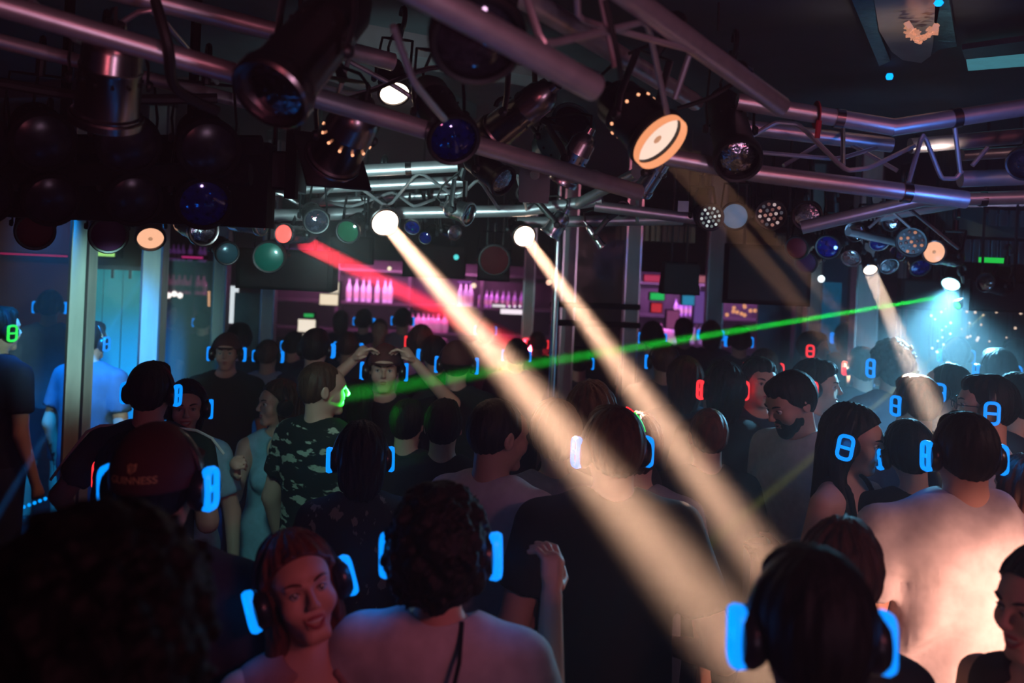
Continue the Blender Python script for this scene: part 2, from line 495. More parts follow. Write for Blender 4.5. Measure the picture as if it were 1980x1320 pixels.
# lit bar boxes, signs
def lit_box(name, x0, y0, x1, y1, d, color, s, label, cat, face='screen'):
    a = at(x0, y0, d); b = at(x1, y1, d); c = (a+b)/2
    hx = abs(b.x-a.x)/2; hz = abs(a.z-b.z)/2
    r = empty(name, (c.x, d, c.z-hz))
    MB().box((0, .06, hz), (hx+.012, .055, hz+.012)).build('casing', BLACKM, r)
    MB().box((0, 0, hz), (hx, .006, hz)).build(face, glow('lit '+label[:30], color, s), r)
    tag(r, label, cat)
    return r
lit_box('lit_fridge', 619, 568, 653, 590, 11.6, (1, .82, .6), 1.3, 'warm white lit display fridge behind the bar', 'fridge')
lit_box('lit_menu', 640, 545, 655, 567, 11.7, (1, .85, .65), .9, 'small upright lit menu above the display fridge', 'sign')
lit_box('lit_fridge', 577, 617, 609, 642, 11.2, (1, .88, .72), 1.3, 'low white lit fridge under the small green sign', 'fridge')
lit_box('exit_sign', 588, 606, 606, 613, 11.15, (.05, .9, .2), .6, 'small green lit sign above the low white fridge', 'sign')
lit_box('lit_counter_strip', 968, 597, 1010, 608, 11.3, (1, .85, .95), 1.5, 'white lit strip below the purple bottle row', 'light strip')
lit_box('lit_counter_strip', 952, 588, 974, 594, 11.3, (1, .85, .95), 1.2, 'short white lit strip left of the long one below purple bottles', 'light strip')
lit_box('bar_sign', 1246, 531, 1292, 546, 11.6, (1, .08, .22), .6, 'long red lit sign at the right bar', 'sign')
lit_box('bar_sign', 1350, 533, 1366, 547, 11.6, (1, .3, .4), .5, 'short pink lit sign right of the hanging speaker', 'sign')
lit_box('bar_sign', 1258, 566, 1284, 580, 11.6, (.03, .9, .2), .75, 'green lit sign at the right bar', 'sign')
lit_box('bar_sign', 1260, 586, 1279, 604, 11.5, (1, .05, .08), .7, 'square red lit sign under the green sign', 'sign')
lit_box('bar_screen', 1320, 571, 1342, 590, 11.6, (.05, .5, .9), .6, 'small blue lit screen at the right bar', 'screen')
lit_box('light_box', 1344, 563, 1364, 625, 11.7, (.45, .2, .9), .35, 'violet lit panel at the right end of the bar', 'panel')
lit_box('light_box', 1290, 600, 1312, 635, 11.7, (.9, .2, .6), .3, 'pink lit shelf panel below the blue screen', 'panel')
lit_box('neon_strip', 0, 489, 130, 496, 8.0, (1, .03, .2), .75, 'pink neon strip along top of brown wall', 'light strip')
lit_box('neon_strip', 352, 495, 392, 500, 9, (1, .05, .35), .6, 'short pink neon strip above the left shelves', 'light strip')
lit_box('exit_sign', 189, 485, 221, 496, 6.3, (.45, 1, .25), .9, 'yellow green lit sign above the cyan booth', 'sign')
lit_box('neon_strip', 885, 544, 912, 547, 12.2, (.6, .1, .9), .9, 'thin violet light strip over pale bottles', 'light strip')
tag(panel('wall_panel', 1116, 438, 1206, 900, 7.6, mat('dark brown mirror panel', (.06, .035, .03), .2, .5, noise=.5, scale=9, bump=.4)), 'dark brown mirrored panel between the two central columns', 'panel')
# little bulbs
def bulb(px, py, d, color, s, rad, label, group=None):
    o = MB().lathe([(.3*rad, -rad), (.85*rad, -.55*rad), (rad, 0), (.85*rad, .55*rad), (.3*rad, rad)], Matrix.Translation(at(px, py, d)), 12)
    o = o.build('light_bulb', glow('bulb %.1f %.1f %.1f %.1f' % (*color, s), color, s))
    tag(o, label, 'light bulb', group)
    if d < 12 and py < 800:
        c = at(px, py, d)
        MB().tube([c+Vector((0, 0, rad)), Vector((c.x, c.y, CZ))], .0012, 4).build('cord', CABLE, o)
for i, x in enumerate([313, 326, 337, 348]):
    bulb(x, 568 + (i % 2)*3, 9.2, (1, .9, .85), 2.2, .028, 'white round bulb in the row behind the left glass', 'white bulbs behind the left glass')
for i in range(6):
    bulb(404, 565+i*5, 9.0, (1, .5, .25), 1.2, .012, 'tiny orange bulb in the vertical row beside the left column', 'orange bulbs beside the left column')
bulb(753, 519, 9, (1, .85, .6), 1.5, .02, 'small warm bulb hanging left of the first warm beam')
bulb(916, 552, 11, (1, .7, .5), 1.8, .03, 'warm bulb above the pale bottles')
bulb(1061, 546, 6, (1, .55, .4), 1.3, .018, 'orange bulb beside the chrome pole')
bulb(1416, 530, 9, (.7, .9, .95), 1.8, .02, 'pale bulb above the dark hanging screen left edge')
bulb(1588, 539, 7, (.8, .95, 1), 3, .025, 'white lamp on top of the yellowish column')
bulb(882, 497, 7, (.1, .8, .8), 1.2, .02, 'small teal light right of the first warm beam')
for i, x in enumerate([975, 985, 995, 1005]):
    bulb(x, 592, 11.2, (1, .9, .95), 1.6, .014, 'tiny white light above the lit counter strip', 'tiny lights above the counter strip')
random.seed(3)
for i in range(10):
    bulb(1405+random.random()*55, 590+random.random()*22, 9.5, (1, .42, .2), 1.0, .02, 'small orange flame bulb right of the bar signs', 'orange bulbs right of the bar signs')
for i in range(16):
    bulb(1825+random.gauss(0, 12), 575+i*7, 5.9, (.8, 1, 1), 1.6, .005+.004*random.random(), 'tiny white fairy light on string below the cyan lamp', 'fairy lights below the cyan lamp')
for i in range(16):
    bulb(1850+random.random()*125, 600+random.random()*60, 7.2, (1, .72, .55), 1.2, .006+.005*random.random(), 'tiny warm fairy light on the back wall at right', 'warm fairy lights on right wall')
# step with LEDs at the left
r = empty('stage_step', at_z(60, 900, 0.0))
MB().box((-.35, .6, .12), (.9, .5, .12)).build('step', mat('dark step', (.02, .02, .025), .5), r)
tag(r, 'low dark step with blue light dots at far left', 'step')
for (x0, y0, x1, y1, d) in [(14, 853, 54, 843, 8.2), (46, 980, 98, 960, 6.6)]:
    for i in range(6):
        t = i/5
        bulb(x0+(x1-x0)*t, y0+(y1-y0)*t, d, (.0, .3, 1), 1.8, .012, 'tiny blue light dot in %s row at the left floor' % ('upper' if y0 < 900 else 'lower'), 'blue floor dots %s row' % ('upper' if y0 < 900 else 'lower'))

# slatted / curtain screens hanging under the ceiling
def slats(x0, x1, y0, y1, d, n, m, label):
    a = at(x0, y0, d); b = at(x1, y1, d)
    r = empty('slatted_screen', ((a.x+b.x)/2, d, b.z))
    wd = (b.x-a.x)/n; h = abs(a.z-b.z)
    for i in range(n):
        MB().box((-(b.x-a.x)/2+wd*(i+.5), .01*((i % 2)*2-1), h/2), (wd*.36, .01, h/2)).build('slat', m, r)
    MB().box((0, .03, h), ((b.x-a.x)/2, .015, .02)).build('top_rail', BLACK, r)
    tag(r, label, 'screen')
slats(1190, 1345, 432, 470, 7.0, 14, mat('brown slat', (.40, .22, .14), .5), 'brown slatted screen hanging behind the central lamps')
slats(1500, 1640, 455, 500, 7.0, 12, mat('dark brown slat', (.22, .15, .12), .5), 'dim brown slatted screen behind the right lamp cluster')
slats(1862, 2000, 462, 512, 5.6, 16, mat('blue silver slat', (.3, .5, .6), .25, .8), 'blue lit slatted frieze under the cyan ceiling at right')
slats(1910, 2000, 405, 440, 5.4, 9, mat('blue silver slat', (.3, .5, .6), .25, .8), 'short upper slatted frieze at the right edge')
# cyan sloping ceiling panel right
a = [at(1800, 402, 5.9), at(2010, 398, 5.7), at(2010, 470, 4.6+1.6), at(1850, 452, 6.3)]
o = MB().add(a + [p+Vector((0, 0, .03)) for p in a], [(0, 1, 2, 3), (7, 6, 5, 4), (0, 4, 5, 1), (1, 5, 6, 2), (2, 6, 7, 3), (3, 7, 4, 0)], False).build('ceiling_canopy', mat('satin cyan canopy', (.12, .45, .55), .22, .7, bump=.3, scale=3))
tag(o, 'cyan lit satin canopy under the ceiling at the right edge', 'canopy')

# ------------------------------------------------------------------ hanging boxes, speakers, screens
def hang_box(name, x0, y0, x1, y1, d, depth, label, cat, taper=0, m=BLACKM):
    a = at(x0, y0, d); b = at(x1, y1, d)
    hx = abs(b.x-a.x)/2; hz = abs(a.z-b.z)/2
    r = empty(name, ((a.x+b.x)/2, d, b.z))
    t = 1-taper
    vs = []
    for z, k in ((0, t), (2*hz, 1)):
        vs += [(-hx*k, 0, z), (hx*k, 0, z), (hx*k*.9, depth, z), (-hx*k*.9, depth, z)]
    MB().add(vs, [(0, 3, 2, 1), (4, 5, 6, 7), (0, 1, 5, 4), (1, 2, 6, 5), (2, 3, 7, 6), (3, 0, 4, 7)], False).build('cabinet', m, r)
    MB().box((0, -.006, hz), (hx*t*.9, .006, hz*.86)).build('front_grille', mat('dark grille', (.008, .008, .012), .7), r)
    for sx in (-.5, .5):
        zt = CZ - r.location.z
        MB().tube([(sx*hx, depth/2, 2*hz-.01), (sx*hx, depth/2, zt)], .008, 6).build('hanger', BLACK, r)
    tag(r, label, cat)
    return r
hang_box('speaker', 458, 478, 642, 565, 5.0, .3, 'large black hanging box behind the green lens', 'speaker')
hang_box('speaker', 498, 290, 572, 368, 3.0, .18, 'black square box hanging beside a black vertical bar', 'speaker')
hang_box('speaker', 1290, 505, 1346, 571, 6.0, .25, 'black tapered speaker hanging before the right bar signs', 'speaker', taper=-.25)
hang_box('screen', 1402, 470, 1566, 593, 5.2, .12, 'wide dark hanging screen crossed by faint orange beams', 'screen')
hang_box('screen', 1744, 538, 1832, 601, 5.9, .1, 'dark blue hanging screen left of the cyan lamp', 'screen')
hang_box('screen', 1876, 540, 2000, 606, 5.0, .1, 'dark blue hanging screen at the right edge', 'screen')
hang_box('speaker', 925, 480, 985, 545, 6.2, .2, 'dark hanging box behind the round red lens', 'speaker')
hang_box('speaker', 780, 470, 900, 540, 7.4, .2, 'dark box behind the first warm beam', 'speaker')
hang_box('speaker', 640, 455, 718, 512, 6.0, .2, 'dark box right of the red beam lamp', 'speaker')
a = at(571, 180, 2.9); b = at(571, 372, 2.9)
o = MB().box((a.x, 2.9, (a.z+b.z)/2), (.017, .02, (a.z-b.z)/2+.02)).build('mounting_bar', BLACKM)
tag(o, 'black vertical mounting bar beside the square hanging box', 'bar')
tag(panel('note_card', 1311, 388, 1331, 410, 3.95, mat('white card', (.7, .8, .85), .6), th=.003), 'small white card hanging on the central truss', 'card')
# truss mounting plate with a hole
P = at(1034, 343, 3.3)
r = empty('mounting_plate', P)
vs = []; fs = []
out = [(-.055, -.09), (.055, -.09), (.045, .07), (.02, .09), (-.02, .09), (-.045, .07)]
n = 24
for i in range(n):
    q = 2*pi*i/n
    vs.append((.018*cos(q), 0, .018*sin(q)+.01))
    vx, vz = cos(q), sin(q)
    k = min([.055/max(abs(vx), 1e-6), .09/max(abs(vz), 1e-6)])
    vs.append((vx*k, 0, vz*k))
for i in range(n):
    j = (i+1) % n
    fs.append((2*i, 2*i+1, 2*j+1, 2*j))
o = MB().add(vs + [(x, y+.006, z) for x, y, z in vs], fs + [tuple(2*n+k for k in f)[::-1] for f in fs] + [(2*i+1, 2*n+2*i+1, 2*n+2*((i+1) % n)+1, 2*((i+1) % n)+1) for i in range(n)], False).build('plate', mat('teal grey plate', (.12, .16, .16), .5, .3), r)
tag(r, 'grey truss mounting plate with a round hole', 'plate')

# ------------------------------------------------------------------ trusses
def truss(label, chords, braces, couplers=(), m=ALU, rb=.007):
    c0 = at(*chords[0][0])
    r = empty('lighting_truss', c0)
    for ch in chords:
        rad = ch[-1] if not isinstance(ch[-1], tuple) else .025
        pts = [at(*p)-c0 for p in ch if isinstance(p, tuple)]
        MB().tube(pts, rad, 16).build('chord', m, r)
    for br in braces:
        pts = [at(*p)-c0 for p in br]
        # rounded bends
        q = [pts[0]]
        for i in range(1, len(pts)-1):
            a, b, c = pts[i-1], pts[i], pts[i+1]
            for t in (0, .5, 1):
                p1 = b+(a-b)*.16; p2 = b+(c-b)*.16
                q.append(p1*(1-t)**2+b*2*t*(1-t)+p2*t*t)
        q.append(pts[-1])
        MB().tube(q, rb, 8).build('brace', m, r)
    for (p, q) in couplers:
        a = at(*p)-c0; b = at(*q)-c0
        d = (b-a).normalized()
        MB().tube([a-d*.012, a+d*.012], .0285, 16).build('coupler', CHROMED, r)
    tag(r, label, 'truss', 'lighting trusses under the ceiling')
    return r
truss('nearest lighting truss running down from top centre behind the big lit lamp',
      [((640, -110, 1.35), (1150, 170, 1.67)), ((940, -50, 1.75), (1345, 198, 2.75)), ((1140, -60, 1.75), (1510, 205, 2.3))],
      [[(1010, -30, 1.62), (1048, 88, 1.6), (1180, 58, 1.75), (1252, 40, 1.95), (1290, 220, 2.1)],
       [(1115, -30, 1.8), (1118, 38, 1.85), (1342, 98, 2.0)],
       [(1160, -20, 1.8), (1190, 130, 1.8)], [(1335, 100, 2.05), (1305, 190, 2.1)], [(760, 50, 1.6), (800, 160, 1.7), (860, 230, 1.9)]],
      [((1430, 142, 2.17), (1510, 205, 2.3))])
truss('long near truss tube crossing from top left under the chrome lamps',
      [((-60, -8, 1.85), (1235, 372, 2.75)), ((-60, -90, 2.05), (760, 120, 2.6)), ((-80, 60, 2.3), (500, 205, 2.9), .02)],
      [[(560, 150, 2.4), (690, 185, 2.6), (830, 130, 2.6), (940, 130, 2.6)], [(660, 110, 2.5), (770, 170, 2.6), (900, 260, 2.7)], [(655, 180, 2.5), (690, 60, 2.4)],
       [(60, 0, 2.0), (160, 90, 2.3), (290, 10, 2.2), (420, 160, 2.6)]])
truss('teal lit middle truss above the bright warm lamps',
      [((430, 344, 3.75), (885, 320, 3.75), .026), ((430, 372, 4.0), (895, 350, 4.0), .024), ((430, 418, 4.1), (1010, 407, 4.1), (1165, 386, 4.0), .027),
       ((600, 392, 4.3), (900, 372, 4.3), .02)],
      [[(480, 405, 4.05), (535, 370, 3.95), (600, 408, 4.05), (665, 340, 3.8), (750, 402, 4.05), (810, 330, 3.8), (885, 384, 4.0), (925, 345, 3.9), (965, 405, 4.05)],
       [(630, 390, 4.1), (680, 400, 4.0), (760, 370, 4.1), (800, 400, 4.0), (840, 385, 4.1)],
       [(1000, 340, 3.7), (1018, 405, 4.05)], [(1145, 330, 3.5), (1185, 350, 3.5)]],
      [((790, 325, 3.75), (885, 320, 3.75)), ((1020, 406, 4.1), (1165, 386, 4.0))])
truss('low central truss tube in teal and purple light', 
      [((1000, 430, 4.3), (1320, 424, 4.3), .026), ((1150, 398, 4.0), (1385, 428, 4.0), .024), ((1120, 392, 4.0), (1230, 335, 3.6), .022)],
      [[(1150, 330, 3.8), (1185, 350, 3.8), (1230, 345, 3.7)], [(1232, 380, 4), (1232, 430, 4.1)]])
truss('pink lit box truss crossing the right half under the black ceiling',
      [((1425, 196, 2.65), (1728, 246, 2.65)), ((1722, 247, 2.65), (2030, 200, 2.65)), ((1420, 244, 3.0), (1724, 280, 3.0)), ((1760, 282, 3.0), (2030, 258, 3.0)),
       ((1285, 303, 2.6), (1462, 335, 2.6), (1868, 386, 2.6)), ((1856, 346, 2.8), (2030, 340, 2.8)), ((1860, 300, 3.2), (2030, 290, 3.2), .02)],
      [[(1448, 266, 2.7), (1500, 236, 2.7), (1545, 240, 2.7), (1635, 330, 2.62), (1680, 325, 2.62), (1768, 282, 2.7)],
       [(1515, 320, 2.9), (1590, 275, 3.0), (1640, 276, 3.0), (1735, 330, 2.9)], [(1475, 295, 2.9), (1620, 308, 2.9), (1705, 282, 3.0)],
       [(1757, 352, 2.62), (1785, 255, 2.65), (1820, 345, 2.7), (1848, 345, 2.7), (1860, 330, 2.7)], [(1845, 238, 2.66), (1857, 335, 2.7)],
       [(1880, 320, 2.8), (1910, 285, 2.8)], [(1630, 246, 3), (1630, 320, 2.7)]],
      [((1622, 229, 2.65), (1728, 246, 2.65)), ((1848, 228, 2.65), (2030, 200, 2.65)), ((1752, 372, 2.6), (1868, 386, 2.6))])
truss('lower right truss tube above the right lamp cluster',
      [((1550, 440, 3.5), (1785, 386, 3.35), (2030, 380, 3.3)), ((1700, 420, 4.2), (1850, 395, 4.2), .02), ((1640, 448, 4.2), (1740, 470, 4.4), .018)],
      [[(1760, 405, 3.6), (1852, 480, 3.9)], [(1790, 395, 3.4), (1850, 376, 3.4)], [(1680, 440, 4), (1720, 405, 4), (1760, 440, 4)]],
      [((1900, 384, 3.33), (2030, 380, 3.3))])
# red strap
a = at(1578, 222, 2.65)
o = MB()
for k in range(1):
    pts = [a+Vector((0, .032*cos(t)-.002, .032*sin(t))) for t in [2*pi*i/16 for i in range(16)]]
    o.tube(pts, .009, 6, closed=True, flat=(.4, 1))
o.tube([a+Vector((0, -.03, -.02)), a+Vector((-.004, -.03, -.07))], .008, 6, flat=(1, .5))
tag(o.build('strap', mat('red webbing strap', (.5, .02, .03), .7)), 'red strap tied round the upper truss tube', 'strap')
# cables
def cable(pts, r, label, sag=0):
    P = [at(*p) for p in pts]
    Q = []
    for i in range(len(P)-1):
        p0 = P[max(i-1, 0)]; p1 = P[i]; p2 = P[i+1]; p3 = P[min(i+2, len(P)-1)]
        for k in range(6):
            t = k/6
            Q.append(.5*((2*p1)+(p2-p0)*t+(2*p0-5*p1+4*p2-p3)*t*t+(3*p1-p0-3*p2+p3)*t**3))
    Q.append(P[-1])
    tag(MB().tube(Q, r, 8).build('cable', CABLE), label, 'cable')
cable([(300, 0, 2.0), (325, 90, 2.0), (340, 170, 2.1), (420, 215, 2.2)], .012, 'thick black cable hanging left of the big tilted lamp')
cable([(655, 195, 2.4), (730, 172, 2.4), (800, 140, 2.3), (850, 130, 2.3)], .005, 'thin black cable between the big tilted lamp and the black lamp')
cable([(1170, 0, 1.7), (1195, 110, 1.75), (1200, 150, 1.8)], .006, 'thin black cable running down to the lit lamp')
cable([(1310, 210, 2.4), (1370, 190, 2.4), (1420, 160, 2.4)], .006, 'thin black cable right of the lit lamp')
cable([(1390, 5, 3.0), (1388, 60, 3.0)], .004, 'short wire dangling from the black ceiling')
cable([(0, 160, 2.4), (200, 190, 2.5), (420, 190, 2.6)], .014, 'black cable bundle behind the left vertical lamp')

# ------------------------------------------------------------------ lamps
def par_can(fr, rr, dia, label, finish=BLACK, lens=LENS, vents=None, yoke=True, nose=None, gel=False, group=None, dots=False, up=None, name='stage_lamp', flare=1.0, rim=None):
    """fr: front centre (px,py,d), rr: rear centre"""
    A = at(*fr); B = at(*rr)
    d = (A-B); L = d.length
    M = frame(B, d)
    root = empty(name, M=M)
    R = dia/2
    prof = [(R*.30, -.02), (R*.34, 0), (R*.62, L*.06), (R*.84, L*.18), (R*.86, L*.36), (R*.90, L*.38), (R*.90, L*.40), (R*.87*flare, L*.42), (R*.92*flare, L*.86), (R*1.0, L*.88), (R*1.0, L), (R*.93, L), (R*.90, L*.93), (R*.5, L*.6)]
    MB().lathe(prof, None, 32).build('can', finish, root)
    MB().lathe([(R*1.03, L*.9), (R*1.07, L*.92), (R*1.07, L*.99), (R*1.0, L*1.005), (R*.9, L*1.0)], None, 32, caps=False).build('front_ring', finish, root)
    if rim:
        MB().lathe([(R*1.0, L*1.005), (R*1.0, L*1.10), (R*.96, L*1.10), (R*.93, L*.97)], None, 32, caps=False).build('glowing_rim', rim, root)
    if dots:
        MB().lathe([(0.001, L*.955), (R*.9, L*.955), (R*.9, L*.94)], None, 24, caps=False).build('lens', PLASTIC, root)
        k = 0
        for (ring, cnt) in ((0, 1), (.32, 6), (.64, 12)):
            for i in range(cnt):
                q = 2*pi*i/cnt+.2
                c = (R*ring*cos(q)*1.1, R*ring*sin(q)*1.1, L*.965)
                MB().lathe([(R*.10, -.002), (R*.12, 0), (R*.07, .004)], Matrix.Translation(c), 8).build('led', dots[k % len(dots)], root)
                k += 1
    else:
        MB().lathe([(R*.92, L*.93), (R*.91, L*.955), (R*.7, L*.975), (R*.35, L*.99), (.0005, L*.994)], None, 28, caps=False).build('lens', lens, root)
        if lens in (LIT, LITO):
            MB().lathe([(R*.16, L*.996), (R*.12, L*1.0), (.0005, L*1.002)], None, 14, caps=False).build('bulb_cap', mat('bulb cap', (.25, .12, .06), .4, 0, (.9, .45, .25), .6), root)
    if gel:
        o = MB()
        n = 32; vs = []; s_ = R*1.22
        for i in range(n):
            q = 2*pi*i/n+pi/4
            cx, cy_ = cos(q), sin(q)
            k = s_/max(abs(cx), abs(cy_))
            vs += [(R*.98*cx, R*.98*cy_, L*.94), (k*cx, k*cy_, L*.94)]
        fs = [(2*i, 2*i+1, 2*((i+1) % n)+1, 2*((i+1) % n)) for i in range(n)]
        vs2 = [(x, y, z+.008) for x, y, z in vs]
        fs2 = [tuple(2*n+k for k in f)[::-1] for f in fs] + [(2*i+1, 2*n+2*i+1, 2*n+2*((i+1) % n)+1, 2*((i+1) % n)+1) for i in range(n)]
        o.add(vs+vs2, fs+fs2, False).build('gel_frame', BLACK, root)
    # vent row
    vm = vents if vents else mat('vent hole', (.005, .005, .005), .9)
    for i in range(12):
        q = 2*pi*i/12
        c = Vector((cos(q)*R*.895, sin(q)*R*.895, L*.5))
        MB().lathe([(R*.055, -.004), (R*.055, .002)], frame(c, (cos(q), sin(q), 0)), 8).build('vent', vm, root)
    if yoke:
        Mi = M.inverted().to_3x3()
        up_l = Mi @ Vector(up if up else (0, 0, 1))
        up_l.z = 0 if up_l.length and Vector((up_l.x, up_l.y)).length > .25 else up_l.z
        upd = Vector((up_l.x, up_l.y, 0))
        if upd.length < .2: upd = Vector((0, 1, 0))
        upd.normalize()
        side = Vector((-upd.y, upd.x, 0))
        zc = Vector((0, 0, L*.55))
        back = Vector((0, 0, -L*.30))
        arms = zc+back+upd*(R+.07)
        pts = [zc+side*(R*1.04), zc+side*(R*1.10)+upd*R*.6+back*.4, arms+side*R*.95, arms+side*R*.5, arms-side*R*.5, arms-side*R*.95, zc-side*(R*1.10)+upd*R*.6+back*.4, zc-side*(R*1.04)]
        MB().tube(pts, .011, 8, flat=(1, .35)).build('yoke', BLACK, root)
        for s_ in (-1, 1):
            MB().lathe([(.013, 0), (.015, .006), (.01, .014)], frame(zc+side*s_*R*1.02, side*s_), 10).build('yoke_knob', BLACK, root)
        c = arms+upd*.03
        MB().lathe([(.014, -.03), (.014, .02)], frame(c, upd), 10).tube([c+upd*.02+side*.0+Vector((0, 0, .03*cos(t))) + upd*.03*(1+sin(t)) for t in [radians(x) for x in range(-60, 230, 29)]], .008, 6).build('hook_clamp', BLACK, root)
        MB().tube([Vector((0, 0, -.01)), Vector((0, 0, -.05))+upd*.02, arms*.6+Vector((0, 0, -.06)), arms+upd*.05], .0045, 6).build('power_cable', CABLE, root)
    tag(root, label, 'stage lamp', group or 'stage lamps on the trusses')
    return root

BKL = mat('matt black lamp glass', (.012, .012, .02), .22, .1, spec=.25, noise=.5, scale=40)
BLUEL = mat('blue tinted lens', (.005, .012, .16), .08, .3, coat=1, noise=.6, scale=60)
GREENL = mat('green lens', (.01, .22, .16), .3, .1, coat=.5)
REDL = mat('red lens', (.16, .012, .02), .6, 0, spec=.2)
PURL = mat('purple lens', (.06, .012, .05), .6, 0, spec=.2)
VGLOW = glow('glowing vent', (1, .42, .22), 1.5)

par_can((205, 236, 2.3), (222, 60, 2.2), .165, 'dark chrome lamp hanging straight down at upper left', CHROMED, LENS)
par_can((520, 185, 1.75), (690, -15, 2.0), .15, 'big dark chrome lamp tilted toward lower left, glass front', CHROMED, REFL, up=(.3, .5, 1))
par_can((925, 82, 1.65), (885, -95, 2.0), .165, 'big black lamp hanging at top centre with glossy round lens', BLACK, LENS)
par_can((640, 315, 2.5), (703, 205, 2.35), .15, 'chrome lamp with orange glowing vent holes and square black frame', CHROMED, LENS, vents=VGLOW, gel=True)
par_can((878, 272, 2.35), (822, 165, 2.7), .13, 'black cone lamp with deep blue glossy lens', BLACK, BLUEL, flare=.95)
par_can((950, 262, 2.75), (1068, 170, 2.6), .115, 'slim chrome lamp tilted left beside the black cone lamp', CHROMED, LENS)
par_can((1085, 352, 2.9), (1138, 258, 2.85), .095, 'small chrome lamp tilted left above the mounting plate', CHROME, LENS, up=(0, 0, 1))
par_can((1272, 270, 2.2), (1178, 180, 2.30), .145, 'big black lamp with large glowing warm lens at upper centre', BLACK, LIT, vents=VGLOW, rim=glow('orange lit rim', (1, .36, .16), 1.0))
par_can((1240, 372, 2.95), (1295, 290, 2.85), .065, 'slim chrome pin lamp below the big glowing lamp', CHROME, LENS)
par_can((1428, 312, 2.5), (1395, 185, 2.85), .125, 'dark lamp with chrome rim hanging right of the faint beams', BLACK, REFL)
par_can((1978, 318, 2.6), (2050, 250, 2.9), .09, 'dark lamp with ball shaped lens at the right edge', BLACK, LENS)
par_can((975, 352, 3.0), (905, 300, 3.1), .10, 'black lamp with chrome reflector facing right under the cone lamp', BLACK, REFL)
par_can((763, 182, 2.9), (752, 120, 3.0), .10, 'added lit lamp standing in for a bright reflection left of black cone lamp', BLACK, LITC)  # made-up lit lamp in place of a lamp's reflection at the ceiling
par_can((1110, 240, 3.0), (1050, 300, 3.2), .15, 'teal tinted lamp back behind the slim chrome lamp', mat('teal enamel', (.03, .12, .12), .4), LENS)
# bank of black round lamps at the left
BK = 'bank of black lamps at the left'
for i, (x, y, dd) in enumerate([(85, 275, 2.6), (250, 280, 2.6), (405, 290, 2.6), (-40, 280, 2.6)]):
    par_can((x, y, dd), (x-20, y-40, dd+.22), .165, 'black round lamp in upper row of the left bank, ' + ['second from the left edge', 'third from the left edge', 'at its right end', 'cut by the left edge'][i], BLACKM, BKL, group=BK)
for i, (x, y, dd) in enumerate([(100, 388, 2.7), (260, 388, 2.7), (395, 395, 2.7), (-30, 385, 2.7)]):
    par_can((x, y, dd), (x-20, y-50, dd+.22), .15, ['black round lamp in lower row of the left bank, second from the left edge', 'black round lamp in lower row of the left bank, before the blue one', 'blue tinted round lamp at right end of the lower row, left bank', 'black round lamp in lower row of the left bank, cut by the edge'][i], BLACKM, BKL if i != 2 else BLUEL, group=BK)
a = at(-80, 335, 2.75); b = at(485, 338, 2.75)
r = empty('lamp_bank_frame', a)
MB().tube([(0, 0, 0), b-a], .035, 8, flat=(1, .8)).build('crossbar', BLACKM, r)
MB().tube([Vector((0, .1, .1)), b-a+Vector((0, .1, .1))], .03, 8).build('crossbar', BLACKM, r)
MB().box((b-a)*.5+Vector((0, .24, .0)), ((b-a).length/2, .05, .135)).build('back_plate', BLACKM, r)
for t in (.3, .75):
    p = (b-a)*t
    MB().tube([p+Vector((0, .1, .1)), p+Vector((0, .1, CZ-a.z))], .016, 8).build('hanger', BLACKM, r)
tag(r, 'black frame carrying the two rows of left lamps', 'frame')
par_can((68, 448, 3.6), (60, 415, 3.9), .14, 'dark lamp with dull red lens under the left bank', BLACK, REDL)
par_can((210, 455, 3.6), (205, 420, 3.9), .14, 'dark lamp with dull purple lens under the left bank', BLACK, PURL)
par_can((291, 462, 4.15), (286, 405, 4.35), .125, 'downward lamp with glowing orange lens above the booth column', BLACK, LITO)
# middle row
par_can((395, 447, 3.7), (350, 425, 3.9), .12, 'glassy lamp facing right at left end of the middle row', CHROMED, REFL)
par_can((508, 432, 3.75), (440, 425, 3.8), .10, 'bright chrome lamp lying sideways in the middle row', CHROME, LENS)
par_can((548, 452, 3.9), (605, 455, 4.15), .085, 'small lamp with red glowing lens that throws the red beam', CHROME, LITR)
par_can((612, 428, 3.7), (600, 405, 3.95), .10, 'dark lamp with glossy ball lens right of the red lit lamp', BLACK, LENS)
par_can((672, 448, 3.9), (700, 425, 4.1), .10, 'dark lamp with green tinted glass left of first warm lamp', BLACK, mat('dark green lens', (.02, .12, .06), .1, .2, coat=1))
par_can((745, 431, 3.98), (722, 395, 4.15), .128, 'brilliant lamp throwing the left warm beam', CHROMED, LITC)
par_can((797, 440, 4.1), (815, 405, 4.25), .07, 'small chrome lamp just right of the left brilliant lamp', CHROME, BLUEL)
par_can((908, 415, 3.7), (862, 398, 3.75), .095, 'teal chrome lamp facing right with dark round lens', CHROME, LENS)
par_can((880, 450, 4.2), (850, 440, 4.3), .07, 'small dark lamp below the teal chrome lamp', CHROMED, REFL)
par_can((822, 460, 4.2), (840, 440, 4.35), .06, 'tiny dark lamp with blue glint between the warm lamps', BLACK, BLUEL)
par_can((1014, 457, 4.2), (995, 430, 4.4), .105, 'brilliant lamp throwing the right warm beam', CHROMED, LITC)
par_can((1062, 455, 4.0), (1092, 412, 4.0), .09, 'teal chrome lamp tilted left beside the right brilliant lamp', CHROME, BLUEL)
par_can((1165, 478, 4.1), (1135, 435, 4.1), .04, 'thin chrome pin lamp pointing down right of centre', CHROME, LENS)
par_can((520, 497, 4.4), (530, 485, 4.65), .15, 'round green lens lamp before the large black box', BLACK, GREENL)
par_can((956, 503, 5.5), (954, 498, 5.7), .185, 'round dull red lens lamp right of first warm beam', BLACK, REDL)
par_can((440, 490, 4.0), (420, 470, 4.2), .10, 'dim blue grey lamp above the left white panel', BLACK, mat('slate lens', (.05, .14, .18), .2, .2))
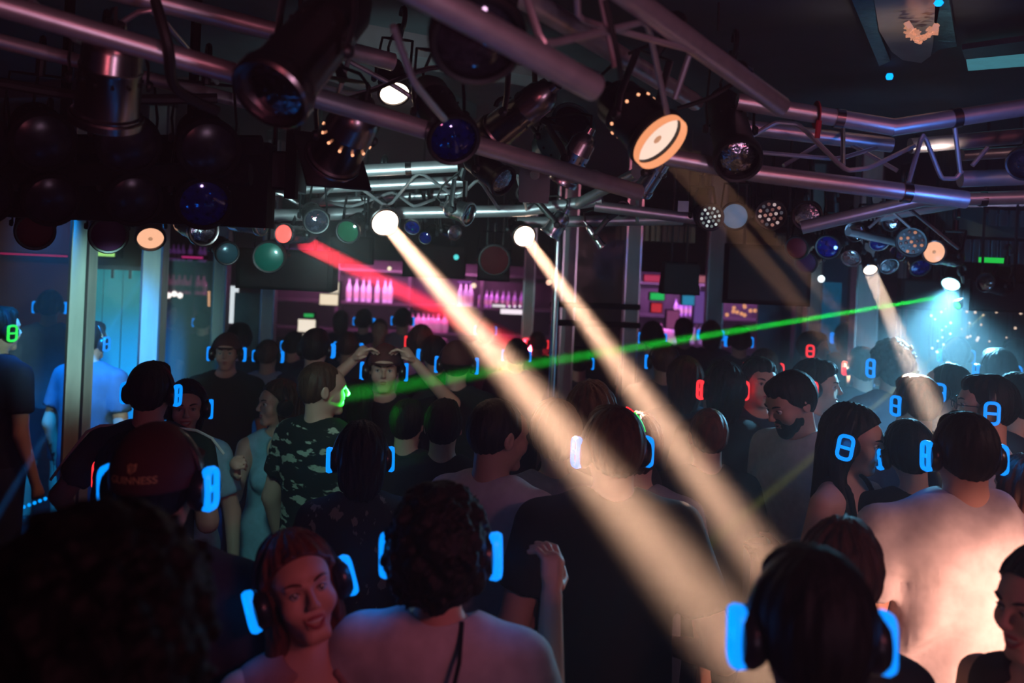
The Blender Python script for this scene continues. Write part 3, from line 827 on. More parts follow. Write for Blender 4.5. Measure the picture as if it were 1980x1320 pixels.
# central right row
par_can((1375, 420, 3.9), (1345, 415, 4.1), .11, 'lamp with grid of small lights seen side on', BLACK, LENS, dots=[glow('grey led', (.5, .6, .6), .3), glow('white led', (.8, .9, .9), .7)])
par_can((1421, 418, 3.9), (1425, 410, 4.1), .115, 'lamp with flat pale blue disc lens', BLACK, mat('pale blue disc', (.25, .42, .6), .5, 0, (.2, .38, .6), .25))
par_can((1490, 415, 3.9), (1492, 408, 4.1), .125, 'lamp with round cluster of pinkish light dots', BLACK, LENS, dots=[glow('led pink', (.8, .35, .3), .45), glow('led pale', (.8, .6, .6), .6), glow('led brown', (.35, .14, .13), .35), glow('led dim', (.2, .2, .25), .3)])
par_can((1560, 418, 3.9), (1568, 408, 4.1), .12, 'lamp with clear glass lens reflecting blue lights', BLACK, REFL)
# right cluster
G = 'cluster of stage lamps at the right'
for (f, rr, dia, lab, fin, ln) in [
    ((1540, 480, 4.4), (1568, 462, 4.6), .11, 'dark lamp with red glass at left end of the right cluster', BLACK, REDL),
    ((1558, 508, 4.6), (1580, 490, 4.8), .11, 'lamp with dull purple red disc low in the right cluster', BLACK, PURL),
    ((1600, 478, 4.3), (1625, 455, 4.5), .11, 'black lamp with blue glass in the right cluster', BLACK, BLUEL),
    ((1645, 500, 4.5), (1655, 470, 4.6), .09, 'dark chrome lamp left of the orange lit lamp', CHROMED, REFL),
    ((1652, 448, 4.3), (1690, 440, 4.5), .09, 'upper dark lamp with chrome reflector in the right cluster', CHROMED, REFL),
    ((1700, 470, 4.4), (1690, 440, 4.5), .09, 'upright chrome lamp above the orange lit lamp', CHROME, BLUEL),
    ((1720, 515, 4.5), (1702, 485, 4.6), .09, 'chrome rimmed lamp right of the orange lit lamp', CHROME, REFL),
    ((1735, 490, 4.7), (1760, 470, 4.8), .08, 'small blue chrome lamp behind the right cluster', CHROME, BLUEL),
    ((1780, 518, 4.6), (1765, 490, 4.7), .10, 'black lamp with blue light on its side, right of cluster centre', BLACK, BLUEL),
    ((1722, 430, 4.2), (1760, 420, 4.4), .08, 'small dark lamp on the right truss tube', BLACK, REFL)]:
    par_can(f, rr, dia, lab, fin, ln, group=G)
par_can((1762, 468, 4.2), (1768, 455, 4.4), .13, 'lamp with many small orange cells, reflections painted as glow', BLACK, LENS, group=G, dots=[glow('cell orange', (1, .4, .2), .5), glow('cell dark', (.15, .06, .05), .3), glow('cell blue', (.1, .2, .4), .3)])  # cells emit, their reflected colours are painted as faint glow
par_can((1683, 522, 4.9), (1672, 490, 5.0), .075, 'small glowing orange lamp throwing the right warm beam', CHROMED, LITC, group=G)
par_can((1806, 487, 4.2), (1855, 500, 4.4), .105, 'silver lamp facing left with glowing orange oval lens', CHROME, LITO, group=G)
par_can((1838, 550, 5.4), (1850, 515, 5.5), .11, 'brilliant cyan white lamp at right', BLACK, LITCY, group=G)
par_can((1905, 545, 4.8), (1950, 560, 4.9), .10, 'lamp in shadow on the right edge screen', BLACK, REFL, group=G)
par_can((1850, 590, 5.25), (1880, 575, 5.3), .05, 'small laser projector below the cyan lamp', BLACK, glow('green laser aperture', (.05, 1, .1), 3), group=G, name='laser_projector')
o = panel('light_box', 1895, 497, 1942, 509, 5.2, glow('painted green light', (.02, .9, .1), .7)); tag(o, 'green light patch on the frieze at right', 'light')  # glowing panel stands in for green light falling on the frieze

# ------------------------------------------------------------------ people: fields and surfaces
class Field:
    def __init__(s, xs, ys, zs):
        s.xs, s.ys, s.zs = xs, ys, zs
        s.F = np.full((len(xs), len(ys), len(zs)), 1.0, np.float32)
    def sub(s, lo, hi):
        r = []
        for a, l, h in ((s.xs, lo[0], hi[0]), (s.ys, lo[1], hi[1]), (s.zs, lo[2], hi[2])):
            i = np.searchsorted(a, l); j = np.searchsorted(a, h)
            r.append(slice(max(i-1, 0), min(j+1, len(a))))
        return tuple(r)
    def pts(s, sl, H=None):
        X = s.xs[sl[0]][:, None, None]; Y = s.ys[sl[1]][None, :, None]; Z = s.zs[sl[2]][None, None, :]
        if H is not None:
            R, o = H
            X = X-o[0]; Y = Y-o[1]; Z = Z-o[2]
            return (R[0][0]*X+R[1][0]*Y+R[2][0]*Z, R[0][1]*X+R[1][1]*Y+R[2][1]*Z, R[0][2]*X+R[1][2]*Y+R[2][2]*Z)
        return X, Y, Z
    def put(s, sl, d, k, op='u'):
        a = s.F[sl]
        if op == 'u':
            h = np.clip(.5+.5*(a-d)/k, 0, 1)
            s.F[sl] = a*(1-h)+d*h-k*h*(1-h)
        elif op == 's':
            h = np.clip(.5-.5*(a+d)/k, 0, 1)
            s.F[sl] = a*(1-h)-d*h+k*h*(1-h)
        else:
            s.F[sl] = np.maximum(a, d)
    def box(s, pts, r, H, m):
        P = np.array(pts, float)
        if H is not None:
            R = np.array(H[0]); o = np.array(H[1])
            P = P @ R.T + o
        return s.sub(P.min(0)-r-m, P.max(0)+r+m)
    def cone(s, a, b, ra, rb, k=.02, H=None, sy=1.0, cut=None, op='u'):
        m = k+.05
        sl = s.box([a, b], max(ra, rb), H, m)
        if min(q.stop-q.start for q in sl) < 1: return
        X, Y, Z = s.pts(sl, H)
        ax, ay, az = a; bx, by, bz = b
        vx, vy, vz = bx-ax, (by-ay)/sy, bz-az
        px, py, pz = X-ax, (Y-ay)/sy, Z-az
        L = vx*vx+vy*vy+vz*vz+1e-9
        h = np.clip((px*vx+py*vy+pz*vz)/L, 0, 1)
        d = np.sqrt((px-vx*h)**2+(py-vy*h)**2+(pz-vz*h)**2)-(ra+(rb-ra)*h)
        if sy < 1: d = d*(sy*.5+.5)
        if cut is not None:
            ux, uy, uz = vx, vy*sy, vz
            l = sqrt(ux*ux+uy*uy+uz*uz)+1e-9
            t = (px*ux+(py*sy)*uy+pz*uz)/l - cut*l
            d = np.maximum(d, t)
        s.put(sl, d, k, op)
    def ell(s, c, r, k=.02, H=None, op='u', noise=None):
        m = k+.05
        sl = s.box([c], max(r), H, m)
        if min(q.stop-q.start for q in sl) < 1: return
        X, Y, Z = s.pts(sl, H)
        x, y, z = X-c[0], Y-c[1], Z-c[2]
        k0 = np.sqrt((x/r[0])**2+(y/r[1])**2+(z/r[2])**2)
        k1 = np.sqrt((x/r[0]**2)**2+(y/r[1]**2)**2+(z/r[2]**2)**2)+1e-6
        d = k0*(k0-1)/k1
        if noise: d = d+noise(X, Y, Z)
        s.put(sl, d, k, op)
    def half(s, f, H=None):
        sl = (slice(None),)*3
        X, Y, Z = s.pts(sl, H)
        s.F = np.maximum(s.F, np.broadcast_to(f(X, Y, Z), s.F.shape)).astype(np.float32)
    def mesh(s, name, material, parent):
        F_ = s.F
        S = F_ < 0
        if not S.any(): return None
        c = np.zeros(tuple(n-1 for n in F_.shape), np.int8)
        for i in (0, 1):
            for j in (0, 1):
                for k in (0, 1):
                    c += S[i:c.shape[0]+i, j:c.shape[1]+j, k:c.shape[2]+k]
        mixed = (c > 0) & (c < 8)
        I, J, K = np.nonzero(mixed)
        n = len(I)
        idx = np.full(c.shape, -1, np.int32)
        idx[I, J, K] = np.arange(n)
        acc = np.zeros((n, 3)); cnt = np.zeros(n)
        for ax in range(3):
            for u in (0, 1):
                for v in (0, 1):
                    o0 = [0, 0, 0]; o1 = [0, 0, 0]
                    oth = [q for q in range(3) if q != ax]
                    o0[oth[0]] = o1[oth[0]] = u
                    o0[oth[1]] = o1[oth[1]] = v
                    o1[ax] = 1
                    f0 = F_[I+o0[0], J+o0[1], K+o0[2]]; f1 = F_[I+o1[0], J+o1[1], K+o1[2]]
                    q = (f0 < 0) != (f1 < 0)
                    t = np.where(q, f0/(f0-f1+1e-12), 0)
                    P0 = np.stack([s.xs[I+o0[0]], s.ys[J+o0[1]], s.zs[K+o0[2]]], 1)
                    P1 = np.stack([s.xs[I+o1[0]], s.ys[J+o1[1]], s.zs[K+o1[2]]], 1)
                    acc += np.where(q[:, None], P0+(P1-P0)*t[:, None], 0)
                    cnt += q
        V = acc/cnt[:, None]
        quads = []
        for ax in range(3):
            a = [slice(None)]*3; b = [slice(None)]*3
            a[ax] = slice(0, -1); b[ax] = slice(1, None)
            A = S[tuple(a)]; B = S[tuple(b)]
            ch = A != B
            i, j, k = np.nonzero(ch)
            o1, o2 = [(1, 2), (2, 0), (0, 1)][ax]
            C = np.stack([i, j, k], 1)
            ok = (C[:, o1] > 0) & (C[:, o2] > 0) & (C[:, o1] < c.shape[o1]) & (C[:, o2] < c.shape[o2])
            C = C[ok]
            fl = A[C[:, 0], C[:, 1], C[:, 2]]
            def g(d1, d2):
                D = C.copy(); D[:, o1] += d1; D[:, o2] += d2
                return idx[D[:, 0], D[:, 1], D[:, 2]]
            q = np.stack([g(-1, -1), g(0, -1), g(0, 0), g(-1, 0)], 1)
            q[~fl] = q[~fl][:, ::-1]
            quads.append(q)
        Q = np.concatenate(quads)
        Q = Q[(Q >= 0).all(1)]
        me = bpy.data.meshes.new(name)
        me.vertices.add(n); me.vertices.foreach_set('co', V.astype(np.float32).ravel())
        me.loops.add(Q.size); me.loops.foreach_set('vertex_index', Q.astype(np.int32).ravel())
        me.polygons.add(len(Q)); me.polygons.foreach_set('loop_start', np.arange(0, Q.size, 4, dtype=np.int32))
        me.update(calc_edges=True)
        me.polygons.foreach_set('use_smooth', np.ones(len(Q), bool))
        me.materials.append(material)
        o = bpy.data.objects.new(name, me)
        COL.objects.link(o)
        o.parent = parent
        return o

def axis(lo, hi, coarse, dense, spans):
    out = [lo]; x = lo
    while x < hi:
        st = coarse
        for a, b in spans:
            if x < a <= x+st: st = max(a-x, dense)
            if a-1e-6 <= x < b: st = dense
        x += st
        out.append(x)
    return np.array(out)

SKIN = {}
def skin(c):
    k = 'skin %.2f %.2f' % (c[0], c[1])
    return mat(k, c, .5, noise=.06, scale=9)
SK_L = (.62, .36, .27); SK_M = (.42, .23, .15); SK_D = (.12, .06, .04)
def cloth(name, c, **k):
    k.setdefault('rough', .85); k.setdefault('noise', .10); k.setdefault('scale', 30); k.setdefault('spec', .2)
    return mat(name, c, **k)
BLACKT = cloth('black cotton', (.014, .013, .015))
NAVY = cloth('dark navy cotton', (.02, .025, .05))
DGREEN = cloth('dark green cotton', (.015, .03, .025))
WHITE = cloth('white cotton', (.66, .64, .66))
GREYB = cloth('grey blue cotton', (.22, .24, .30))
DENIM = cloth('dark denim', (.025, .035, .07))
CAMO = cloth('camouflage print cotton', (.012, .02, .016), color2=(.42, .46, .36), thresh=.58, scale=11, stretch=(1, 1, 2.6))
LEAF = cloth('dark leaf print', (.02, .03, .028), color2=(.2, .22, .17), thresh=.62, scale=26, stretch=(1, 1, .6))
STRIPE = cloth('striped cotton', (.02, .02, .02), color2=(.6, .55, .5), thresh=.5, scale=16, stretch=(2.5, 2.5, .01))
LBLUE = cloth('light blue cotton', (.3, .55, .7))
HAIRK = mat('black hair', (.007, .005, .005), .6, spec=.25, noise=.5, scale=60, stretch=(1, 1, .2), bump=.6)
HAIRB = mat('brown hair', (.07, .03, .018), .55, spec=.3, noise=.5, scale=60, stretch=(1, 1, .2), bump=.6)
HAIRR = mat('auburn hair', (.10, .032, .018), .5, spec=.3, noise=.5, scale=60, stretch=(1, 1, .2), bump=.6)
EYEW = mat('eye white', (.7, .68, .66), .15, coat=1)
IRIS = mat('dark iris', (.03, .02, .015), .1, coat=1)
LIPM = mat('lips', (.42, .10, .10), .35)
TEETH = mat('teeth', (.8, .75, .68), .25)

ARMS = {  # elbow, wrist in body space (for the right-hand side x>0)
    'down': ((.255, .03, 1.13), (.265, -.05, .885)),
    'bent': ((.26, .04, 1.14), (.14, -.21, 1.10)),
    'ears': ((.36, -.10, 1.50), (.165, -.10, 1.70)),
    'chest': ((.25, .02, 1.14), (.07, -.24, 1.30)),
    'up': ((.27, -.16, 1.33), (.22, -.26, 1.56)),
    'fist': ((.24, -.12, 1.20), (.24, -.34, 1.38)),
    'out': ((.36, -.02, 1.20), (.40, -.20, 1.02)),
}
HPM = {}
def headphones(root, Hm, ring, label=None, scale=1.0, rings=(1, 1), band_glow=None, fancy=False):
    """Hm: 4x4 of the head frame in the root's space"""
    # headband
    pts = [(-.096*cos(t), .006, .118*sin(t)+.004) for t in [pi*i/20 for i in range(21)]]
    if 'band' not in HPM:
        o = MB().tube(pts, .014, 8, flat=(.45, 1.0)).build('headphones', PLASTIC, None)
        HPM['band'] = o.data
        bpy.data.objects.remove(o)
        o = MB().lathe([(.030, .072), (.040, .075), (.046, .085), (.046, .098), (.040, .108), (.030, .110)], Matrix.Rotation(pi/2, 4, 'Y'), 20).build('ear_cup', PLASTIC)
        HPM['cup'] = o.data; bpy.data.objects.remove(o)
        # rounded rectangular ring wall
        out = []
        hw, hh, rc = .027, .043, .020
        for cx, cz, a0 in ((hw-rc, hh-rc, 0), (-hw+rc, hh-rc, 90), (-hw+rc, -hh+rc, 180), (hw-rc, -hh+rc, 270)):
            for i in range(5):
                q = radians(a0+22.5*i)
                out.append((cx, cz, cos(q), sin(q), rc))
        vs = []; n = len(out)
        for (cx, cz, a, b, rc_) in out:
            for (rad, x) in ((rc_+.001, .100), (rc_+.003, .112), (rc_-.001, .120), (rc_-.008, .119), (rc_-.010, .110)):
                vs.append((x, cx+a*rad, cz+b*rad))
        fs = []
        for i in range(n):
            j = (i+1) % n
            for k in range(4):
                fs.append((i*5+k, i*5+k+1, j*5+k+1, j*5+k))
        mb = MB().add(vs, fs)
        mb.box((.113, 0, .0), (.004, .017, .005))
        o = mb.build('light_ring', ring)
        HPM['ring'] = o.data; bpy.data.objects.remove(o)
    h = bpy.data.objects.new('headphones', HPM['band'])
    COL.objects.link(h); h.parent = root; h.matrix_local = Hm
    h['label'] = label or 'black headphones with glowing %s light rings' % ('blue' if ring in (RING_B, RING_BS) else 'red' if ring is RING_R else 'green')
    for sx in (1, -1):
        M = Matrix.Identity(4) if sx > 0 else Matrix.Rotation(pi, 4, 'Z')
        c = bpy.data.objects.new('ear_cup', HPM['cup']); COL.objects.link(c); c.parent = h
        c.matrix_local = Matrix.Translation((0, 0, -.008)) @ M
        key = 'ring_'+ring.name
        if key not in HPM:
            me = HPM['ring'].copy(); me.materials.clear(); me.materials.append(ring); HPM[key] = me
        if rings[0 if sx > 0 else 1]:
            g = bpy.data.objects.new('light_ring', HPM[key]); COL.objects.link(g); g.parent = h
            g.matrix_local = Matrix.Translation((0, 0, -.008)) @ M
    if root.matrix_world.translation.y < 3.3:
        for sx in (1, -1):
            if not rings[0 if sx > 0 else 1]: continue
            l = bpy.data.lights.new('led_glow', 'POINT'); l.energy = .10 if ring is not RING_R else .06
            l.color = (.0, .25, 1) if ring is not RING_R else (1, .05, .05); l.shadow_soft_size = .02
            q = bpy.data.objects.new('led_glow', l); COL.objects.link(q); q.parent = h; q.location = (sx*.135, 0, 0)
    if band_glow:
        for (m_, t0, t1) in band_glow:
            P = [(-.103*cos(t), .004, .125*sin(t)+.004) for t in [t0+(t1-t0)*i/8 for i in range(9)]]
            MB().tube(P, .005, 6).build('band_light', m_, h)
    return h

def person(px, ytop, d, yaw, label, H=None, sk=SK_L, hair='short', hm=HAIRK, top='tshirt', tm=BLACKT, bottom='trousers', bm=DENIM,
           armr='down', arml='down', head=(0, 0, 0), lean=(0, 0), phones=None, face=False, female=False, build=1.0, detail=1.0,
           fold=.0, group=None, rings=(1, 1), band_glow=None, hands=False, smile=False, beard=False, glasses=False, palm=None, seed=1):
    P = at(px, ytop, d)
    Ht = P.z - (.012 if hair != 'bald' else 0)
    S = Ht/1.765
    root = empty('person', (P.x, d, 0))
    R = Matrix.Rotation(radians(yaw), 3, 'Z')
    rx, ry = lean
    # lean about the feet in world axes
    root.matrix_world = Matrix.Translation((P.x, d, 0)) @ R.to_4x4() @ Matrix.Scale(S, 4)
    vh = min(max(.0017*d, .0038), .017)*detail
    vb = min(max(.0060*d, .011), .026)*detail
    # lean: shift of the upper body in local x,y (metres at the neck)
    lx, ly = lean
    def L(p):
        k = max(0, (p[2]-.9)/.57)
        return (p[0]+lx*k, p[1]+ly*k, p[2])
    yawh, pitch, rollh = [radians(a) for a in head]
    neck = L((0, .02, 1.50))
    Rm = Matrix.Rotation(yawh, 3, 'Z') @ Matrix.Rotation(pitch, 3, 'X') @ Matrix.Rotation(rollh, 3, 'Y')
    hc = Vector(neck) + Rm @ Vector((0, -.012, .150))
    # keep the crown at the wanted pixel: move the whole root so the head centre sits there
    off = R @ (Vector((hc.x, hc.y, 0))*S)
    root.matrix_world = Matrix.Translation((P.x-off.x, d-off.y, 0)) @ R.to_4x4() @ Matrix.Scale(S, 4)
    HH = ([list(r_) for r_ in Rm], tuple(hc))
    el = {}; wr = {}
    for sx, a in ((1, armr), (-1, arml)):
        e, w_ = ARMS[a] if isinstance(a, str) else a
        el[sx] = L((sx*e[0]*(.94 if female else 1)*(.5+.5*build), e[1], e[2])); wr[sx] = L((sx*w_[0], w_[1], w_[2]))
    sw = (.165 if female else .185)*build
    sh = {sx: L((sx*sw, .0, 1.425)) for sx in (1, -1)}
    hs = .13
    spx = [(hc.x-hs, hc.x+hs)]; spy = [(hc.y-hs, hc.y+hs)]; spz = [(hc.z-.16, hc.z+.15)]
    if hands:
        for sx in (1, -1):
            if (armr if sx > 0 else arml) == 'down': continue
            w_ = wr[sx]
            spx.append((w_[0]-.1, w_[0]+.1)); spy.append((w_[1]-.1, w_[1]+.1)); spz.append((w_[2]-.05, w_[2]+.2))
    allp = [hc]+[Vector(p) for p in list(el.values())+list(wr.values())]
    x0 = min(p.x for p in allp)-.2; x1 = max(p.x for p in allp)+.2
    y0 = min(p.y for p in allp)-.22; y1 = max(p.y for p in allp)+.26
    z1 = max(hc.z+.2, max(wr[1][2], wr[-1][2])+.22)
    xs = axis(x0, x1, vb, vh, spx); ys = axis(y0, y1, vb, vh, spy); zs = axis(-.03, z1, vb*1.2, vh, spz)
    def new(): return Field(xs, ys, zs)
    B = build
    hipw = .17 if female else .158
    def torso(f, g, k=.05):
        f.cone(L((0, 0, .95)), L((0, 0, 1.12)), (hipw-.01)*B+g, (.115 if female else .135)*B+g, k, sy=.72)
        f.cone(L((0, 0, 1.12)), L((0, 0, 1.30)), (.115 if female else .135)*B+g, (.135 if female else .158)*B+g, k, sy=.72)
        f.cone(L((0, .01, 1.30)), L((0, .015, 1.37)), (.135 if female else .158)*B+g, (.12 if female else .14)*B+g, k, sy=.7)
        f.cone(L((-sw*.72, .01, 1.425)), L((sw*.72, .01, 1.425)), .056*B+g, .056*B+g, k)
        f.cone(L((-sw*.35, .02, 1.455)), L((sw*.35, .02, 1.455)), .045+g, .045+g, k)
        if female:
            for sx in (1, -1): f.ell(L((sx*.07, -.085, 1.27)), (.062+g, .05+g, .062+g), .03)
    def legs(f, g, k=.04, zc=None):
        for sx in (1, -1):
            f.cone((sx*.085, 0, .90), (sx*.10, -.01, .50), .088*B+g, .058*B+g, k)
            f.cone((sx*.10, -.01, .50), (sx*.105, .015, .30), .055+g, .052+g, .03)
            f.cone((sx*.105, .015, .30), (sx*.105, .02, .08), .052+g, .036+g, .03)
    # ---- body
    f = new()
    torso(f, 0); legs(f, 0)
    for sx in (1, -1):
        f.cone((sx*.105, .03, .045), (sx*.115, -.13, .03), .038, .030, .03)
        f.cone(sh[sx], el[sx], .050*B, .040*B, .03)
        f.cone(el[sx], wr[sx], .041*B, .026, .015)
        e = Vector(el[sx]); w_ = Vector(wr[sx])
        dr = (w_-e).normalized()
        nrm = Vector((-sx, 0, 0)) if abs(dr.x) < .7 else Vector((0, -1, 0))
        if palm: nrm = Vector((palm[0]*-sx, palm[1], 0))
        nrm = (nrm-dr*nrm.dot(dr)).normalized()
        sd = dr.cross(nrm)
        if sd.y > 0: sd = -sd          # thumb side looks forward
        pc = w_+dr*.05
        f.cone(w_+dr*.01, w_+dr*.08, .022, .030, .012)
        f.cone(w_+dr*.05+sd*.018, w_+dr*.085+sd*.02, .014, .014, .01)
        f.cone(w_+dr*.05-sd*.022, w_+dr*.08-sd*.024, .013, .013, .01)
        fist = (armr if sx > 0 else arml) == 'fist'
        for i in range(4):
            b0 = w_+dr*.088+sd*(.030-.020*i)
            ln = (.040, .045, .041, .032)[i]
            c1 = (.5+.12*i) if not fist else 1.3; c2 = (1.2+.15*i) if not fist else 2.8
            b1 = b0+(dr*cos(c1)+nrm*sin(c1))*ln
            b2 = b1+(dr*cos(c2)+nrm*sin(c2))*ln*.85
            f.cone(b0, b1, .0095, .0085, .004); f.cone(b1, b2, .0085, .0070, .003)
        t0 = w_+dr*.03+sd*.03; t1 = t0+(dr*.55+sd*.75+nrm*.3).normalized()*.042; t2 = t1+(dr*.9+sd*.2+nrm*.4).normalized()*.03
        f.cone(t0, t1, .013, .010, .008); f.cone(t1, t2, .010, .008, .003)
    f.cone(L((0, .025, 1.43)), tuple(hc + Rm @ Vector((0, .022, -.06))), .062 if not female else .052, .056 if not female else .046, .035)
    # head
    f.ell((0, .018, .022), (.076, .096, .097), .01, HH)
    f.ell((0, -.022, -.045), (.058 if not female else .053, .066, .066), .025, HH)
    f.cone((-.014, -.070, -.094), (.014, -.070, -.094), .018, .018, .02, HH)
    f.ell((0, -.045, .03), (.062, .050, .055), .02, HH)
    for sx in (1, -1):
        f.ell((sx*.040, -.062, -.026), (.024, .026, .028), .02, HH)
        f.cone((sx*.012, -.092, .026), (sx*.042, -.080, .026), .008, .008, .010, HH)
        f.ell((sx*.031, -.102, .006), (.017, .014, .011), .012, HH, 's')
        f.ell((sx*.078, .012, -.004), (.009, .020, .031), .006, HH)
        f.ell((sx*.086, .006, -.002), (.005, .010, .016), .004, HH, 's')
        f.cone((sx*.009, -.106, -.026), (sx*.009, -.102, -.026), .007, .007, .006, HH)
    f.cone((0, -.092, .018), (0, -.114, -.020), .0065, .0095, .010, HH)
    if smile:
        f.ell((0, -.095, -.058), (.024, .018, .009), .006, HH, 's')
    f.cone((-.018, -.087, -.052), (.018, -.087, -.052), .006, .006, .006, HH)
    f.cone((-.014, -.085, -.066), (.014, -.085, -.066), .0075, .0075, .008, HH)
    if smile: f.ell((0, -.098, -.0585), (.022, .016, .006), .004, HH, 's')
    f.mesh('body', skin(sk), root)
    rng = np.random.RandomState(seed)
    ph = rng.rand(8)*6.28
    def strands(amp, fr=1.0):
        def g(X, Y, Z):
            an = np.arctan2(X, Y-.02)
            return amp*(np.sin(an*17*fr+ph[0]+Z*30)+.6*np.sin(an*31*fr+ph[1]-Z*22)+.5*np.sin(an*9+Z*60+ph[2]))
        return g
    def curls(amp, fr):
        def g(X, Y, Z):
            return amp*(np.sin(X*fr+ph[0])*np.sin(Y*fr*1.1+ph[1])*np.sin(Z*fr*.9+ph[2]) + .6*np.sin(X*fr*2.1+ph[3]+Z*40)*np.sin(Y*fr*1.9+ph[4])*np.sin(Z*fr*2.2))
        return g
    # ---- hair
    if hair != 'bald':
        f = new()
        th = {'short': .008, 'buzz': .003, 'bob': .016, 'long': .016, 'curly': .030, 'afro': .055, 'cap': .006, 'quiff': .012, 'bun': .010, 'messy': .016}[hair]
        nz = curls(.012, 75) if hair in ('curly', 'afro') else strands(.0012 if hair in ('short', 'buzz', 'cap') else .003)
        f.ell((0, .020, .024), (.078+th, .098+th, .099+th), .01, HH, noise=nz)
        if hair in ('quiff', 'messy', 'short'):
            f.ell((0, -.035, .085), (.058, .045+th, .030+th), .02, HH, noise=strands(.003))
        if hair in ('curly', 'afro'):
            f.ell((0, .04, -.03), (.078+th, .06+th, .07+th), .03, HH, noise=nz)
        slope = {'short': (-.012, -.85), 'buzz': (-.012, -.85), 'quiff': (-.005, -.85), 'messy': (-.015, -.9), 'cap': (-.02, -.8)}.get(hair, (.004, -1.1))
        f.half(lambda X, Y, Z: (slope[0]+slope[1]*Y-Z)*.75, HH)
        if hair in ('bob', 'long'):
            f.ell((0, .055, -.06), (.080, .055, .11), .03, HH, noise=strands(.003))
            for sx in (1, -1):
                f.ell((sx*.068, .02, -.03), (.017, .05, .09), .02, HH, noise=strands(.0015))
        if hair == 'long':
            f.cone(tuple(hc+Rm @ Vector((0, .07, -.06))), L((0, .105, 1.28)), .085, .07, .03, sy=.6)
            for sx in (1, -1):
                f.cone(tuple(hc+Rm @ Vector((sx*.066, .03, -.085))), L((sx*.105, -.075, 1.30)), .026, .022, .03)
        if hair == 'bun':
            f.ell((0, .115, .06), (.04, .04, .04), .02, HH, noise=strands(.003))
        f.mesh('hair', hm, root)
    if hair == 'cap':
        f = new()
        f.ell((0, .018, .030), (.090, .110, .108), .01, HH)
        f.half(lambda X, Y, Z: (.014-.22*np.minimum(Y, .05)-Z), HH)
        o = f.mesh('cap', mat('dark red cap cotton', (.09, .02, .018), .8, noise=.2, scale=12), root)
        brim = Matrix.Translation(hc) @ Rm.to_4x4()
        mb = MB()
        vs = []
        for t in range(13):
            q = pi+pi*t/12
            vs.append((.084*cos(q), .015+.10*sin(q)*.9, .040)); vs.append((.078*cos(q), .0+.170*sin(q), .046+.004*sin(q)))
        fs = [(2*i, 2*i+1, 2*i+3, 2*i+2) for i in range(12)]
        vs2 = [(x, y, z+.004) for x, y, z in vs]
        mb.add([brim @ Vector(v) for v in vs+vs2], fs+[tuple(26+k for k in f_)[::-1] for f_ in fs]+[(2*i+1, 26+2*i+1, 26+2*i+3, 2*i+3) for i in range(12)])
        mb.build('brim', MATS['dark red cap cotton'], root)
    if beard:
        f = new()
        f.ell((0, -.022, -.050), (.062, .074, .070), .02, HH, noise=strands(.0015))
        f.ell((0, -.066, -.098), (.034, .028, .030), .02, HH)
        f.ell((0, -.100, -.050), (.020, .012, .006), .01, HH, 's')
        f.half(lambda X, Y, Z: Z+.030+.35*(np.abs(X) < .02)*0-.5*np.clip(Y+.02, 0, 1), HH)
        f.half(lambda X, Y, Z: Y-.005, HH)
        f.mesh('beard', hm, root)
    # ---- top
    long_s = top in ('shirt', 'jumper')
    if top != 'none':
        f = new()
        g = .013 if top in ('tank', 'dress', 'straps') else .020
        f.cone(L((0, 0, 1.0)), L((0, 0, 1.12)), (hipw)*B+g*.8, (.125 if female else .142)*B+g, .05, sy=.76)
        torso(f, g)
        hem = {'tshirt': .86, 'shirt': .82, 'jumper': .86, 'tank': .90, 'straps': .92, 'dress': .95}[top]
        if top in ('tshirt', 'shirt', 'jumper'):
            f.half(lambda X, Y, Z: hem-Z)
            for sx in (1, -1):
                if top == 'tshirt':
                    f.cone(sh[sx], el[sx], .058*B+.008, .060*B+.008, .03, cut=.66)
                else:
                    f.cone(sh[sx], el[sx], .058*B+.008, .050*B+.006, .03)
                    f.cone(el[sx], wr[sx], .050*B+.004, .034+.002, .012, cut=.95)
        else:
            f.half(lambda X, Y, Z: hem-Z)
            # arm holes
            for sx in (1, -1):
                s_ = sh[sx]
                f.cone((s_[0]+sx*.03, s_[1], s_[2]-.02), (s_[0]+sx*.10, s_[1], s_[2]), .060, .08, .01, op='s')
            if top == 'straps':
                f.half(lambda X, Y, Z: np.minimum(Z-1.335, np.maximum(.012-np.abs(np.abs(X-lx)-.075), -.05)*0+np.abs(np.abs(X-lx)-.075)-.014))
            f.ell(L((0, -.10, 1.43)), (.07, .08, .09), .01, None, 's')
            if top == 'dress':
                f.cone(L((0, 0, .98)), (0, 0, .50), hipw+.01, .26, .03, sy=.8)
                f.half(lambda X, Y, Z: .55-Z)
        # neck opening
        f.ell(L((0, -.005, 1.525)), (.072, .075, .062), .008, None, 's')
        if fold:
            X, Y, Z = f.pts((slice(None),)*3)
            n_ = fold*(np.sin(X*50+ph[0]+3*np.sin(Z*7+ph[1])+Y*12)*np.clip((1.40-Z)*2.4, 0.08, 1) + .6*np.sin(X*19-Z*17+ph[2]+2*np.sin(Z*21+X*8)) + .5*np.sin(Z*34+X*24+ph[3]+Y*18))
            f.F = (f.F + n_).astype(np.float32)
        f.mesh({'tshirt': 't_shirt', 'shirt': 'shirt', 'jumper': 'jumper', 'tank': 'tank_top', 'straps': 'strap_top', 'dress': 'dress'}[top], tm, root)
        if top == 'shirt':
            mb = MB()
            for sx in (1, -1):
                pts = [Vector(L((sx*.068*cos(t), .012-.062*sin(t)*-1 if False else .012+.062*sin(t), 1.482+.006*sin(t)))) for t in [radians(a) for a in range(-75, 91, 15)]]
                mb.tube(pts, .016, 6, flat=(1.1, .35))
            mb.build('collar', tm, root)
    # ---- bottom
    f = new()
    g = .014
    f.cone((0, 0, .93), (0, 0, .99), hipw*B+g*.5, (hipw-.01)*B+g*.5, .05, sy=.76)
    legs(f, g)
